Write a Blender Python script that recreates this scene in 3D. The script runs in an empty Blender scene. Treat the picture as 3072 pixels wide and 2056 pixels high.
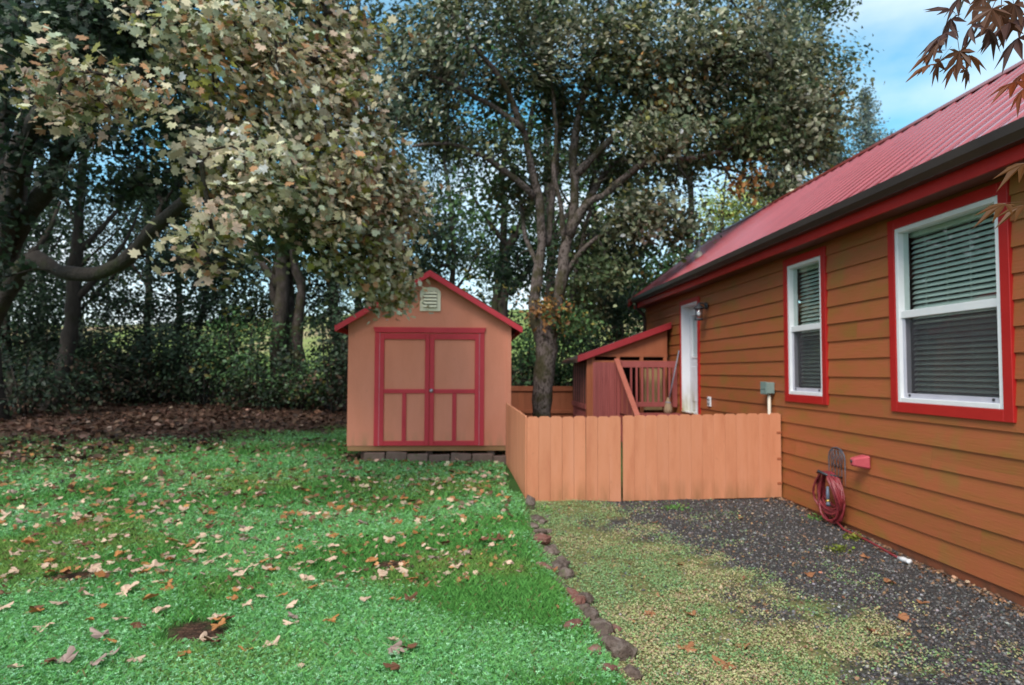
import bpy, bmesh, math, random
import numpy as np
from mathutils import Matrix, Vector
R = math.radians
random.seed(7); rng = np.random.default_rng(7)
scene = bpy.context.scene
COL = scene.collection

# ------------------------------------------------------------------ camera
F, PSI, THETA, ROLL, CAMZ = 1950.0, 0.05943, R(2.554), 0.004, 1.58
cam_data = bpy.data.cameras.new('camera'); cam = bpy.data.objects.new('camera', cam_data); COL.objects.link(cam)
cam_data.sensor_width = 23.7; cam_data.lens = F / 3072 * 23.7
cam_data.clip_start = 0.05; cam_data.clip_end = 6000
cam.matrix_world = Matrix.Translation((0, 0, CAMZ)) @ Matrix.Rotation(-PSI, 4, 'Z') @ Matrix.Rotation(math.pi / 2 + THETA, 4, 'X') @ Matrix.Rotation(ROLL, 4, 'Z')
cam_data.dof.use_dof = True; cam_data.dof.focus_distance = 1.6; cam_data.dof.aperture_fstop = 3.0
scene.camera = cam

# ------------------------------------------------------------------ sky, sun, exposure
SUN = Vector((-0.45, -0.80, 0.95)).normalized()
world = bpy.data.worlds.new('World'); scene.world = world; world.use_nodes = True
wt = world.node_tree; wn = wt.nodes; wl = wt.links
for n in list(wn): wn.remove(n)
sky = wn.new('ShaderNodeTexSky'); sky.sky_type = 'NISHITA'; sky.sun_disc = False
sky.sun_elevation = math.asin(SUN.z); sky.sun_rotation = math.atan2(SUN.x, SUN.y)
sky.air_density = 1.0; sky.dust_density = 0.6; sky.ozone_density = 2.0
tc = wn.new('ShaderNodeTexCoord'); mp = wn.new('ShaderNodeMapping'); mp.inputs['Scale'].default_value = (1.0, 1.0, 2.2)
mp.inputs['Location'].default_value = (1.12, 0.1, 0.2)
cn = wn.new('ShaderNodeTexNoise'); cn.inputs['Scale'].default_value = 1.7; cn.inputs['Detail'].default_value = 7; cn.inputs['Roughness'].default_value = 0.5
cr = wn.new('ShaderNodeValToRGB'); cr.color_ramp.elements[0].position = 0.36; cr.color_ramp.elements[1].position = 0.60
cr.color_ramp.elements[0].color = (0.12, 0.12, 0.12, 1); cr.color_ramp.elements[1].color = (0.92, 0.92, 0.92, 1)
cm = wn.new('ShaderNodeMix'); cm.data_type = 'RGBA'
cm.inputs['B'].default_value = (5.6, 6.0, 6.3, 1)
hs = wn.new('ShaderNodeHueSaturation'); hs.inputs['Saturation'].default_value = 1.5; hs.inputs['Value'].default_value = 1.0
hs.inputs['Hue'].default_value = 0.47
bg = wn.new('ShaderNodeBackground'); bg.inputs['Strength'].default_value = 0.10
wo = wn.new('ShaderNodeOutputWorld')
wl.new(tc.outputs['Generated'], mp.inputs['Vector']); wl.new(mp.outputs['Vector'], cn.inputs['Vector'])
wl.new(cn.outputs['Fac'], cr.inputs['Fac']); wl.new(cr.outputs['Color'], cm.inputs['Factor'])
wl.new(sky.outputs['Color'], hs.inputs['Color']); wl.new(hs.outputs['Color'], cm.inputs['A'])
wl.new(cm.outputs['Result'], bg.inputs['Color']); wl.new(bg.outputs['Background'], wo.inputs['Surface'])
sd = bpy.data.lights.new('sun', 'SUN'); sd.energy = 1.5; sd.angle = R(25); sd.color = (1.0, 0.93, 0.84)
so = bpy.data.objects.new('sun', sd); COL.objects.link(so); so.location = (-6, -10, 14)
so.rotation_euler = SUN.to_track_quat('Z', 'Y').to_euler()
vs = scene.view_settings; vs.view_transform = 'Standard'; vs.look = 'None'; vs.gamma = 1; vs.use_curve_mapping = False
vs.exposure = 1.17
scene.render.resolution_x = 1024; scene.render.resolution_y = 685

# ------------------------------------------------------------------ helpers
_fw = np.array([math.sin(PSI) * math.cos(THETA), math.cos(PSI) * math.cos(THETA), math.sin(THETA)])
_r0 = np.array([math.cos(PSI), -math.sin(PSI), 0]); _u0 = np.cross(_r0, _fw)
_r = _r0 * math.cos(ROLL) + _u0 * math.sin(ROLL); _u = -_r0 * math.sin(ROLL) + _u0 * math.cos(ROLL)
def at(a, b, y):
    k = 3072 / 2343
    d = _fw + _r * ((a * k - 1536) / F) - _u * ((b * k - 1028) / F)
    return np.array([0, 0, CAMZ]) + d * (y / d[1])

def smooth(t): t = np.clip(t, 0, 1); return t * t * (3 - 2 * t)
def border_x(y): return np.interp(y, [2, 3.4, 4.3, 5.2, 6.0, 7.0, 8], [0.86, 0.78, 0.69, 0.64, 0.60, 0.60, 0.63])
def hgt(x, y):
    x = np.asarray(x, float); y = np.asarray(y, float)
    lawn = np.interp(y, [-60, 5, 7.5, 9.7, 13, 18, 25, 40, 60, 100, 180, 420, 3000], [.02, .05, .07, .25, .38, .62, .92, .8, 1.2, 6, 17, 24, 26])
    drive = np.interp(y, [-60, 3.0, 7.8, 9.7, 13, 18, 25, 40, 60, 100, 180, 420, 3000], [-.3, -.075, .02, .16, .34, .6, .9, .8, 1.2, 6, 17, 24, 26])
    w = smooth((x - border_x(y) + .12) / .22)
    h = lawn * (1 - w) + drive * w
    h = h + .012 * np.sin(x * 2.1 + 1) * np.cos(y * 1.7) + .008 * np.sin(x * 5.3 + y * 4.1)
    far = smooth((y - 45) / 60)
    return h + far * (2.5 * np.sin(x * .012 + .6) + 1.2 * np.sin(x * .03 + y * .01))

def nd(nt, t, **kw):
    n = nt.nodes.new(t)
    for k, v in kw.items():
        if k in n.inputs: n.inputs[k].default_value = v
        else: setattr(n, k, v)
    return n
def ramp(nt, stops):
    n = nt.nodes.new('ShaderNodeValToRGB'); e = n.color_ramp.elements
    while len(e) > 1: e.remove(e[-1])
    e[0].position = stops[0][0]; e[0].color = (*stops[0][1], 1)
    for p, c in stops[1:]:
        k = e.new(p); k.color = (*c, 1)
    return n
MATS = {}
def mat(name, cols, scale=(6, 6, 6), rough=.6, bump=.15, bscale=60, detail=6, vary=.0, spec=.4, metallic=0, dirt=None, coat=0, bstretch=None, moss=None, bdist=.004):
    """Procedural surface: a noise picks between colours, finer noise gives relief, each object differs a little."""
    m = bpy.data.materials.new(name); m.use_nodes = True; nt = m.node_tree; L = nt.links
    p = nt.nodes['Principled BSDF']; geo = nd(nt, 'ShaderNodeNewGeometry'); oi = nd(nt, 'ShaderNodeObjectInfo')
    add = nd(nt, 'ShaderNodeVectorMath', operation='ADD'); mul = nd(nt, 'ShaderNodeMath', operation='MULTIPLY'); mul.inputs[1].default_value = 37.0
    L.new(oi.outputs['Random'], mul.inputs[0]); L.new(geo.outputs['Position'], add.inputs[0]); L.new(mul.outputs[0], add.inputs[1])
    mp = nd(nt, 'ShaderNodeMapping'); mp.inputs['Scale'].default_value = scale; L.new(add.outputs[0], mp.inputs['Vector'])
    nz = nd(nt, 'ShaderNodeTexNoise', Scale=1.0, Detail=detail, Roughness=.62); L.new(mp.outputs[0], nz.inputs['Vector'])
    n = len(cols); rp = ramp(nt, [(.3 + .4 * i / max(1, n - 1), c) for i, c in enumerate(cols)]); L.new(nz.outputs['Fac'], rp.inputs['Fac'])
    col = rp.outputs['Color']
    if dirt:   # dirt = (colour, z0, z1): splashed soil creeping up from the ground with a ragged edge
        sx = nd(nt, 'ShaderNodeSeparateXYZ'); L.new(geo.outputs['Position'], sx.inputs[0])
        mr = nd(nt, 'ShaderNodeMapRange'); mr.inputs[1].default_value = dirt[1]; mr.inputs[2].default_value = dirt[2]; mr.inputs[3].default_value = 1; mr.inputs[4].default_value = 0
        L.new(sx.outputs['Z'], mr.inputs[0])
        dm = nd(nt, 'ShaderNodeMapping'); dm.inputs['Scale'].default_value = (9, 9, 2.0); L.new(geo.outputs['Position'], dm.inputs['Vector'])
        dn = nd(nt, 'ShaderNodeTexNoise', Scale=1.0, Detail=5); L.new(dm.outputs[0], dn.inputs['Vector'])
        dr = ramp(nt, [(.42, (0, 0, 0)), (.66, (1, 1, 1))]); L.new(dn.outputs['Fac'], dr.inputs['Fac'])
        mm = nd(nt, 'ShaderNodeMath', operation='MULTIPLY'); L.new(dr.outputs['Color'], mm.inputs[0]); L.new(mr.outputs[0], mm.inputs[1])
        mx = nd(nt, 'ShaderNodeMix', data_type='RGBA'); mx.inputs['B'].default_value = (*dirt[0], 1)
        L.new(mm.outputs[0], mx.inputs['Factor']); L.new(col, mx.inputs['A']); col = mx.outputs['Result']
    if moss:   # moss = (colour, scale, threshold)
        mn = nd(nt, 'ShaderNodeTexNoise', Scale=moss[1], Detail=6); L.new(geo.outputs['Position'], mn.inputs['Vector'])
        dr = ramp(nt, [(moss[2], (0, 0, 0)), (moss[2] + .14, (.85, .85, .85))]); L.new(mn.outputs['Fac'], dr.inputs['Fac'])
        mx = nd(nt, 'ShaderNodeMix', data_type='RGBA'); mx.inputs['B'].default_value = (*moss[0], 1)
        L.new(dr.outputs['Color'], mx.inputs['Factor']); L.new(col, mx.inputs['A']); col = mx.outputs['Result']
    if vary:
        hv = nd(nt, 'ShaderNodeHueSaturation'); mr2 = nd(nt, 'ShaderNodeMapRange'); mr2.inputs[3].default_value = 1 - vary; mr2.inputs[4].default_value = 1 + vary
        L.new(oi.outputs['Random'], mr2.inputs[0]); L.new(mr2.outputs[0], hv.inputs['Value']); L.new(col, hv.inputs['Color']); col = hv.outputs['Color']
    L.new(col, p.inputs['Base Color'])
    p.inputs['Roughness'].default_value = rough; p.inputs['Specular IOR Level'].default_value = spec; p.inputs['Metallic'].default_value = metallic
    if coat: p.inputs['Coat Weight'].default_value = coat; p.inputs['Coat Roughness'].default_value = .2
    if bump:
        bm_ = nd(nt, 'ShaderNodeMapping'); bs = bstretch or (1, 1, 1); bm_.inputs['Scale'].default_value = [bscale * b for b in bs]
        L.new(add.outputs[0], bm_.inputs['Vector'])
        bn = nd(nt, 'ShaderNodeTexNoise', Scale=1.0, Detail=5); L.new(bm_.outputs[0], bn.inputs['Vector'])
        bp = nd(nt, 'ShaderNodeBump', Strength=min(1, bump * 2), Distance=bdist); L.new(bn.outputs['Fac'], bp.inputs['Height']); L.new(bp.outputs[0], p.inputs['Normal'])
    MATS[name] = m; return m

def leaf_mat(name, transl=.3, rough=.5, spec=.35):
    m = bpy.data.materials.new(name); m.use_nodes = True; nt = m.node_tree; L = nt.links
    p = nt.nodes['Principled BSDF']; out = nt.nodes['Material Output']
    a = nd(nt, 'ShaderNodeAttribute', attribute_name='tint'); L.new(a.outputs['Color'], p.inputs['Base Color'])
    p.inputs['Roughness'].default_value = rough; p.inputs['Specular IOR Level'].default_value = spec
    t = nd(nt, 'ShaderNodeBsdfTranslucent'); L.new(a.outputs['Color'], t.inputs['Color'])
    mx = nd(nt, 'ShaderNodeMixShader'); mx.inputs[0].default_value = transl
    L.new(p.outputs[0], mx.inputs[1]); L.new(t.outputs[0], mx.inputs[2]); L.new(mx.outputs[0], out.inputs['Surface'])
    MATS[name] = m; return m

class G:
    """Collects boxes, prisms and tubes for one mesh."""
    def __init__(s): s.v = []; s.f = []; s.sm = []
    def add(s, v, f, smooth_=False):
        o = len(s.v); s.v += [tuple(map(float, p)) for p in v]; s.f += [tuple(i + o for i in q) for q in f]; s.sm += [smooth_] * len(f); return s
    def box(s, x0, x1, y0, y1, z0, z1):
        return s.add([(x0, y0, z0), (x1, y0, z0), (x1, y1, z0), (x0, y1, z0), (x0, y0, z1), (x1, y0, z1), (x1, y1, z1), (x0, y1, z1)],
                     [(0, 3, 2, 1), (4, 5, 6, 7), (0, 1, 5, 4), (1, 2, 6, 5), (2, 3, 7, 6), (3, 0, 4, 7)])
    def prism(s, poly, axis, a, b):
        """poly in the plane across axis, extruded from a to b. axis 'y': poly (x,z); 'x': poly (y,z); 'z': poly (x,y)."""
        mk = {'y': lambda p, t: (p[0], t, p[1]), 'x': lambda p, t: (t, p[0], p[1]), 'z': lambda p, t: (p[0], p[1], t)}[axis]
        n = len(poly); v = [mk(p, a) for p in poly] + [mk(p, b) for p in poly]
        f = [tuple(range(n)), tuple(range(2 * n - 1, n - 1, -1))] + [(i, i + n, (i + 1) % n + n, (i + 1) % n) for i in range(n)]
        return s.add(v, f)
    def tube(s, path, rad, sides=8, caps=True, smooth_=True):
        P = np.array(path, float); n = len(P); rad = np.broadcast_to(np.array(rad, float), (n,))
        T = np.gradient(P, axis=0); T /= np.linalg.norm(T, axis=1)[:, None] + 1e-9
        ref = np.array([0, 0, 1.]) if abs(T[:, 2]).mean() < .8 else np.array([1., 0, 0])
        A = np.cross(T, ref); A /= np.linalg.norm(A, axis=1)[:, None] + 1e-9; B = np.cross(T, A)
        an = np.arange(sides) * 2 * math.pi / sides
        V = P[:, None] + rad[:, None, None] * (np.cos(an)[None, :, None] * A[:, None] + np.sin(an)[None, :, None] * B[:, None])
        f = [(i * sides + j, i * sides + (j + 1) % sides, (i + 1) * sides + (j + 1) % sides, (i + 1) * sides + j) for i in range(n - 1) for j in range(sides)]
        if caps: f += [tuple(range(sides - 1, -1, -1)), tuple(range((n - 1) * sides, n * sides))]
        return s.add(V.reshape(-1, 3), f, smooth_)
    def lathe(s, prof, c, axis='z', sides=12, smooth_=True):
        an = np.arange(sides) * 2 * math.pi / sides; v = []
        for r, h in prof:
            for a in an:
                q = (r * math.cos(a), r * math.sin(a), h) if axis == 'z' else (h, r * math.cos(a), r * math.sin(a)) if axis == 'x' else (r * math.cos(a), h, r * math.sin(a))
                v.append((c[0] + q[0], c[1] + q[1], c[2] + q[2]))
        n = len(prof); f = [(i * sides + j, i * sides + (j + 1) % sides, (i + 1) * sides + (j + 1) % sides, (i + 1) * sides + j) for i in range(n - 1) for j in range(sides)]
        f += [tuple(range(sides - 1, -1, -1)), tuple(range((n - 1) * sides, n * sides))]
        return s.add(v, f, smooth_)
    def mesh(s, name, off=(0, 0, 0), bev=0):
        me = bpy.data.meshes.new(name)
        me.from_pydata([(a - off[0], b - off[1], c - off[2]) for a, b, c in s.v], [], s.f)
        me.polygons.foreach_set('use_smooth', s.sm)
        bm = bmesh.new(); bm.from_mesh(me)
        bmesh.ops.recalc_face_normals(bm, faces=bm.faces)
        if bev: bmesh.ops.bevel(bm, geom=list(bm.edges), offset=bev, segments=1, affect='EDGES', clamp_overlap=True)
        bm.to_mesh(me); bm.free(); return me

def prop(o, label=None, cat=None, group=None, kind=None):
    if label: o['label'] = label
    if cat: o['category'] = cat
    if group: o['group'] = group
    if kind: o['kind'] = kind
    return o
def thing(name, label, cat, loc=(0, 0, 0), group=None):
    o = bpy.data.objects.new(name, None); COL.objects.link(o); o.location = loc; o.empty_display_size = .2
    return prop(o, label, cat, group)
def link(name, me, m=None, parent=None, loc=(0, 0, 0)):
    o = bpy.data.objects.new(name, me); COL.objects.link(o); o.location = loc
    if m is not None and not me.materials: me.materials.append(m)
    if parent: o.parent = parent
    return o
def origin(p):
    v = Vector((0, 0, 0))
    while p is not None: v += p.location; p = p.parent
    return v
def part(name, g, m, parent, bev=0, label=None):
    """A mesh child built from world coordinates."""
    o = link(name, g.mesh(name, origin(parent), bev), m, parent)
    if label: o['label'] = label
    return o
def solo(name, g, m, label, cat, group=None, bev=0, loc=(0, 0, 0)):
    return prop(link(name, g.mesh(name, loc, bev), m, None, loc), label, cat, group)
def np_mesh(name, V, faces_flat, per, tint=None, smooth_=False):
    """Fast mesh from numpy: faces all have `per` corners."""
    me = bpy.data.meshes.new(name); nv = len(V); nf = len(faces_flat) // per
    me.vertices.add(nv); me.vertices.foreach_set('co', np.ascontiguousarray(V, np.float32).ravel())
    me.loops.add(len(faces_flat)); me.loops.foreach_set('vertex_index', np.ascontiguousarray(faces_flat, np.int32))
    me.polygons.add(nf); me.polygons.foreach_set('loop_start', np.arange(0, nf * per, per, dtype=np.int32))
    me.polygons.foreach_set('use_smooth', np.full(nf, smooth_))
    if tint is not None:
        a = me.color_attributes.new('tint', 'FLOAT_COLOR', 'POINT')
        c = np.ones((nv, 4), np.float32); c[:, :3] = tint; a.data.foreach_set('color', c.ravel())
    me.update(calc_edges=True); return me

# ------------------------------------------------------------------ materials
M_fence = mat('painted_picket', [(.52, .19, .095), (.60, .24, .125), (.63, .265, .15)], (5, 5, .9), .62, .3, 50, vary=.045, moss=((.40, .15, .075), 20, .67), dirt=((.34, .15, .065), .0, .30), bstretch=(1, 1, .12))
M_back = mat('stained_picket', [(.30, .085, .035), (.38, .12, .055)], (5, 5, .8), .65, .2, 50, vary=.1, bstretch=(1, 1, .12))
M_side = mat('painted_siding', [(.27, .12, .027), (.325, .108, .033), (.36, .102, .039), (.34, .115, .035)], (3.0, 2.0, 5.0), .5, .35, 70, detail=9, vary=.07, bstretch=(1, .08, 1), moss=((.25, .135, .032), 1.9, .58))
M_skirt = mat('foundation_board', [(.22, .065, .03), (.30, .09, .04)], (3, 1.5, 6), .6, .2, 60, dirt=((.08, .05, .03), -.1, .08))
M_red = mat('red_trim_paint', [(.40, .012, .012), (.47, .018, .015)], (4, 4, 4), .45, .12, 80, vary=.04)
M_shedred = mat('shed_red_paint', [(.50, .025, .04), (.58, .04, .055)], (4, 4, 2), .5, .15, 60, vary=.05)
M_shed = mat('shed_wall_paint', [(.65, .225, .13), (.70, .25, .15), (.73, .265, .165)], (3.5, 3.5, .9), .6, .45, 70, vary=.0, bstretch=(1, 1, .35), dirt=((.46, .22, .11), .46, .70), moss=((.50, .20, .11), 16, .68))
M_roof = mat('red_roof_metal', [(.29, .035, .045), (.36, .05, .06)], (3, 3, 3), .32, .05, 12, spec=.7, coat=1.0, vary=.05, moss=((.07, .03, .03), 34, .70))
M_cap = mat('dark_red_cap_metal', [(.16, .015, .015), (.22, .025, .02)], (5, 5, 5), .4, .05, spec=.5)
M_gut = mat('brown_gutter_metal', [(.030, .022, .020), (.045, .033, .028)], (2, 2, 2), .4, .05, spec=.5, moss=((.10, .10, .06), 5, .66))
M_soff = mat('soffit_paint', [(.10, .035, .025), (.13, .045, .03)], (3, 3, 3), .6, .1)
M_white = mat('white_vinyl', [(.74, .75, .78), (.82, .82, .83)], (8, 8, 8), .4, .03, spec=.5)
M_door = mat('white_door_paint', [(.66, .68, .74), (.76, .77, .80)], (3, 3, 3), .45, .05, dirt=((.30, .26, .10), .85, 1.45))
M_cream = mat('cream_vent', [(.84, .78, .55), (.88, .83, .64)], (8, 8, 8), .5, .05)
M_slat = mat('blind_slat', [(.74, .80, .76), (.80, .84, .80)], (8, 8, 8), .45, .0)
M_room = mat('room_wall', [(.10, .10, .11), (.14, .14, .15)], (2, 2, 2), .8, 0)
M_mull = mat('grey_aluminium', [(.45, .44, .52), (.55, .54, .60)], (6, 6, 6), .4, .0, spec=.5)
M_black = mat('black_iron', [(.022, .024, .03), (.045, .05, .06)], (20, 20, 20), .5, .2, 150, spec=.5)
M_iron = mat('grey_iron', [(.05, .055, .07), (.10, .105, .13)], (20, 20, 20), .5, .2, 150, spec=.5)
M_deck = mat('redwood_stain', [(.24, .055, .05), (.33, .085, .075)], (6, 6, 1.5), .6, .2, 60, vary=.1, bstretch=(1, 1, .15))
M_lean = mat('lean_to_red_metal', [(.30, .018, .025), (.36, .028, .035)], (4, 4, 4), .4, .05, spec=.5)
M_rail = mat('fresh_redwood_rail', [(.36, .105, .07), (.42, .13, .09)], (6, 6, 6), .6, .2, 60)
M_ply = mat('pale_plywood', [(.30, .20, .09), (.38, .26, .13)], (4, 4, 1.2), .7, .15, 60)
M_dark = mat('dark_weathered_wood', [(.05, .028, .02), (.085, .045, .03)], (5, 5, 2), .75, .2, 50)
M_grey = mat('grey_green_plastic', [(.17, .24, .22), (.23, .30, .28)], (10, 10, 10), .5, .05)
M_pipe = mat('beige_conduit', [(.62, .54, .44), (.70, .62, .52)], (10, 10, 10), .5, .03)
M_hose = mat('maroon_rubber', [(.19, .02, .028), (.27, .038, .045)], (30, 30, 30), .35, .05, 120, spec=.5)
M_cover = mat('pink_foam_cover', [(.44, .06, .08), (.52, .09, .11)], (12, 12, 12), .7, .25, 120)
M_brass = mat('brass', [(.60, .40, .10), (.70, .50, .16)], (20, 20, 20), .3, .02, metallic=.8)
M_nozz = mat('grey_blue_nozzle', [(.08, .10, .14), (.14, .17, .22)], (20, 20, 20), .4, .02)
M_steel = mat('dull_steel', [(.35, .36, .38), (.45, .46, .48)], (20, 20, 20), .4, .02, metallic=.6)
M_block = mat('concrete_edger', [(.13, .085, .065), (.20, .13, .105)], (9, 9, 9), .85, .4, 60, vary=.15, moss=((.06, .08, .025), 7, .60))
M_rock = mat('border_rock', [(.075, .05, .04), (.14, .10, .08), (.24, .19, .165)], (16, 16, 16), .85, .6, 40, vary=.25, bdist=.02, moss=((.09, .12, .035), 9, .60))
M_rockr = mat('reddish_border_rock', [(.14, .055, .04), (.21, .09, .068), (.25, .16, .13)], (16, 16, 16), .85, .6, 40, vary=.2, bdist=.02, moss=((.09, .12, .035), 8, .62))
M_bark = mat('lichen_bark', [(.018, .014, .011), (.045, .032, .025), (.19, .15, .135), (.048, .035, .028), (.09, .075, .062)], (14, 14, 8), .9, .7, 30, bdist=.03, moss=((.045, .04, .012), 3.4, .46), bstretch=(1, 1, .4))
M_barkd = mat('dark_bark', [(.022, .016, .012), (.05, .038, .03)], (8, 8, 3), .9, .6, 25, bdist=.03, moss=((.035, .04, .012), 2.2, .55))
M_twig = mat('lichen_twig', [(.028, .023, .018), (.06, .054, .042), (.14, .145, .12)], (14, 14, 9), .9, .5, 40, bdist=.015, moss=((.06, .055, .016), 3.0, .55))
M_barkm = mat('mid_bark', [(.02, .015, .012), (.05, .037, .03), (.11, .085, .075)], (9, 9, 4), .9, .6, 25, bdist=.03, moss=((.045, .043, .012), 2.6, .50))  # bark tone between the lichen bark and the dark bark
M_straw = mat('broom_straw', [(.22, .15, .09), (.34, .25, .16)], (60, 60, 4), .8, .3, 150)
M_handle = mat('grey_broom_handle', [(.17, .18, .22), (.24, .25, .30)], (20, 20, 20), .45, .02)
M_leaf = leaf_mat('foliage', .28, .52, .35)
M_grass = leaf_mat('grass_blade', .32, .55, .25)
M_litter = leaf_mat('dry_leaf', .15, .65, .25)
M_jap = leaf_mat('maple_leaf', .45, .5, .4)
def glass(name, tintc, refl):
    m = bpy.data.materials.new(name); m.use_nodes = True; nt = m.node_tree; L = nt.links; nt.nodes.remove(nt.nodes['Principled BSDF'])
    tr = nd(nt, 'ShaderNodeBsdfTransparent'); tr.inputs['Color'].default_value = (*tintc, 1)
    gl = nd(nt, 'ShaderNodeBsdfGlossy', Roughness=.015); lw = nd(nt, 'ShaderNodeFresnel', IOR=1.5)
    mu = nd(nt, 'ShaderNodeMath', operation='MULTIPLY_ADD'); mu.inputs[1].default_value = refl; mu.inputs[2].default_value = .06; mu.use_clamp = True
    wv = nd(nt, 'ShaderNodeTexNoise', Scale=2.2, Detail=1); bp = nd(nt, 'ShaderNodeBump', Strength=.12, Distance=.02)
    geo = nd(nt, 'ShaderNodeNewGeometry'); L.new(geo.outputs['Position'], wv.inputs['Vector']); L.new(wv.outputs['Fac'], bp.inputs['Height']); L.new(bp.outputs[0], gl.inputs['Normal'])
    L.new(lw.outputs[0], mu.inputs[0]); mx = nd(nt, 'ShaderNodeMixShader')
    fb = nd(nt, 'ShaderNodeMath', operation='SUBTRACT'); fb.inputs[0].default_value = 1; L.new(geo.outputs['Backfacing'], fb.inputs[1]); ff = nd(nt, 'ShaderNodeMath', operation='MULTIPLY'); L.new(fb.outputs[0], ff.inputs[0]); L.new(mu.outputs[0], ff.inputs[1]); L.new(ff.outputs[0], mx.inputs[0]); L.new(tr.outputs[0], mx.inputs[1]); L.new(gl.outputs[0], mx.inputs[2])
    L.new(mx.outputs[0], nt.nodes['Material Output'].inputs['Surface']); return m
M_glass = glass('window_glass', (.90, .95, .93), 2.0)
M_lampg = glass('seeded_lamp_glass', (.85, .87, .9), 1.6)
def screen_mat():
    m = bpy.data.materials.new('insect_mesh'); m.use_nodes = True; nt = m.node_tree; L = nt.links; p = nt.nodes['Principled BSDF']
    nz = nd(nt, 'ShaderNodeTexNoise', Scale=3.0); geo = nd(nt, 'ShaderNodeNewGeometry'); L.new(geo.outputs['Position'], nz.inputs['Vector'])
    rp = ramp(nt, [(.3, (.035, .032, .038)), (.7, (.05, .046, .055))]); L.new(nz.outputs['Fac'], rp.inputs['Fac']); L.new(rp.outputs['Color'], p.inputs['Base Color'])
    p.inputs['Roughness'].default_value = .7; tr = nd(nt, 'ShaderNodeBsdfTransparent'); mx = nd(nt, 'ShaderNodeMixShader'); mx.inputs[0].default_value = .35
    L.new(tr.outputs[0], mx.inputs[1]); L.new(p.outputs[0], mx.inputs[2]); L.new(mx.outputs[0], nt.nodes['Material Output'].inputs['Surface']); return m
M_screen = screen_mat()

# ------------------------------------------------------------------ ground
def axis(lo, hi, step, far_lo, far_hi):
    a = list(np.arange(lo, hi + 1e-6, step)); s = step; x = hi
    while x < far_hi: s *= 1.32; x += s; a.append(x)
    s = step; x = lo; b = []
    while x > far_lo: s *= 1.32; x -= s; b.append(x)
    return np.array(b[::-1] + a)
xs = axis(-7, 5.2, .10, -2500, 2500); ys = axis(1.5, 16, .10, -400, 3000)
XX, YY = np.meshgrid(xs, ys); ZZ = hgt(XX, YY)
def vnoise(x, y, s, seed):
    r_ = np.random.default_rng(seed); t = r_.random((64, 64)); x = x * s; y = y * s
    i = np.floor(x).astype(int); j = np.floor(y).astype(int); u = smooth(x - i); v = smooth(y - j)
    g = lambda a, b: t[a % 64, b % 64]
    return (g(i, j) * (1 - u) + g(i + 1, j) * u) * (1 - v) + (g(i, j + 1) * (1 - u) + g(i + 1, j + 1) * u) * v
def fbm(x, y, s, seed): return .55 * vnoise(x, y, s, seed) + .3 * vnoise(x, y, s * 2.1, seed + 1) + .15 * vnoise(x, y, s * 4.3, seed + 2)
def gravel_edge(y): return np.interp(y, [2, 3.3, 3.9, 4.9, 5.9, 6.6, 7.2, 7.9], [2.15, 2.12, 2.12, 2.02, 1.85, 1.5, 1.35, 1.25])
def is_drive(x, y): return (x > border_x(y)) & (y < 7.95)
def gravel_w(x, y):   # how bare the gravel is
    return smooth((x - gravel_edge(y) + (fbm(x, y, 1.6, 11) - .5) * 1.3 + (fbm(x, y, 6, 13) - .5) * 1.1 + .3) / .9) * (x > border_x(y))
def litter_w(x, y):   # leaf litter under the trees
    e = np.interp(x, [-16, -9, -5, -2, 0, 2], [5.9, 6.7, 8.6, 10.2, 10.9, 9.2])
    return np.clip(smooth((y - e + (fbm(x, y, .7, 21) - .5) * 5.0) / 6.5) * 1.15 + (fbm(x, y, 1.8, 23) - .5) * .5 * smooth((y - e) / 3), 0, 1)
BARE = [at(458, 1378, 3.95), at(895, 1253, 5.2), at(175, 1262, 5.1)]
def bare_w(x, y):
    b = np.zeros_like(np.asarray(x, float))
    for (c, r_) in zip(BARE, (.17, .12, .15)):
        b = np.maximum(b, smooth((1.35 - np.hypot((x - c[0]) / r_, (y - c[1]) / (r_ * .9)) + (vnoise(x, y, 9, 5) - .5) * .7) / .35))
    return b
nx, ny = len(xs), len(ys)
idx = np.arange(nx * ny).reshape(ny, nx)
quads = np.stack([idx[:-1, :-1], idx[:-1, 1:], idx[1:, 1:], idx[1:, :-1]], -1).reshape(-1)
zone = np.stack([np.where(is_drive(XX, YY), .25 + .75 * gravel_w(XX, YY), 0), np.maximum(litter_w(XX, YY) * (YY < 40) * ~is_drive(XX, YY), bare_w(XX, YY)), smooth((YY - 34) / 10)], -1).reshape(-1, 3)
gm = np_mesh('ground', np.stack([XX, YY, ZZ], -1).reshape(-1, 3), quads, 4, zone, True)
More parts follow.
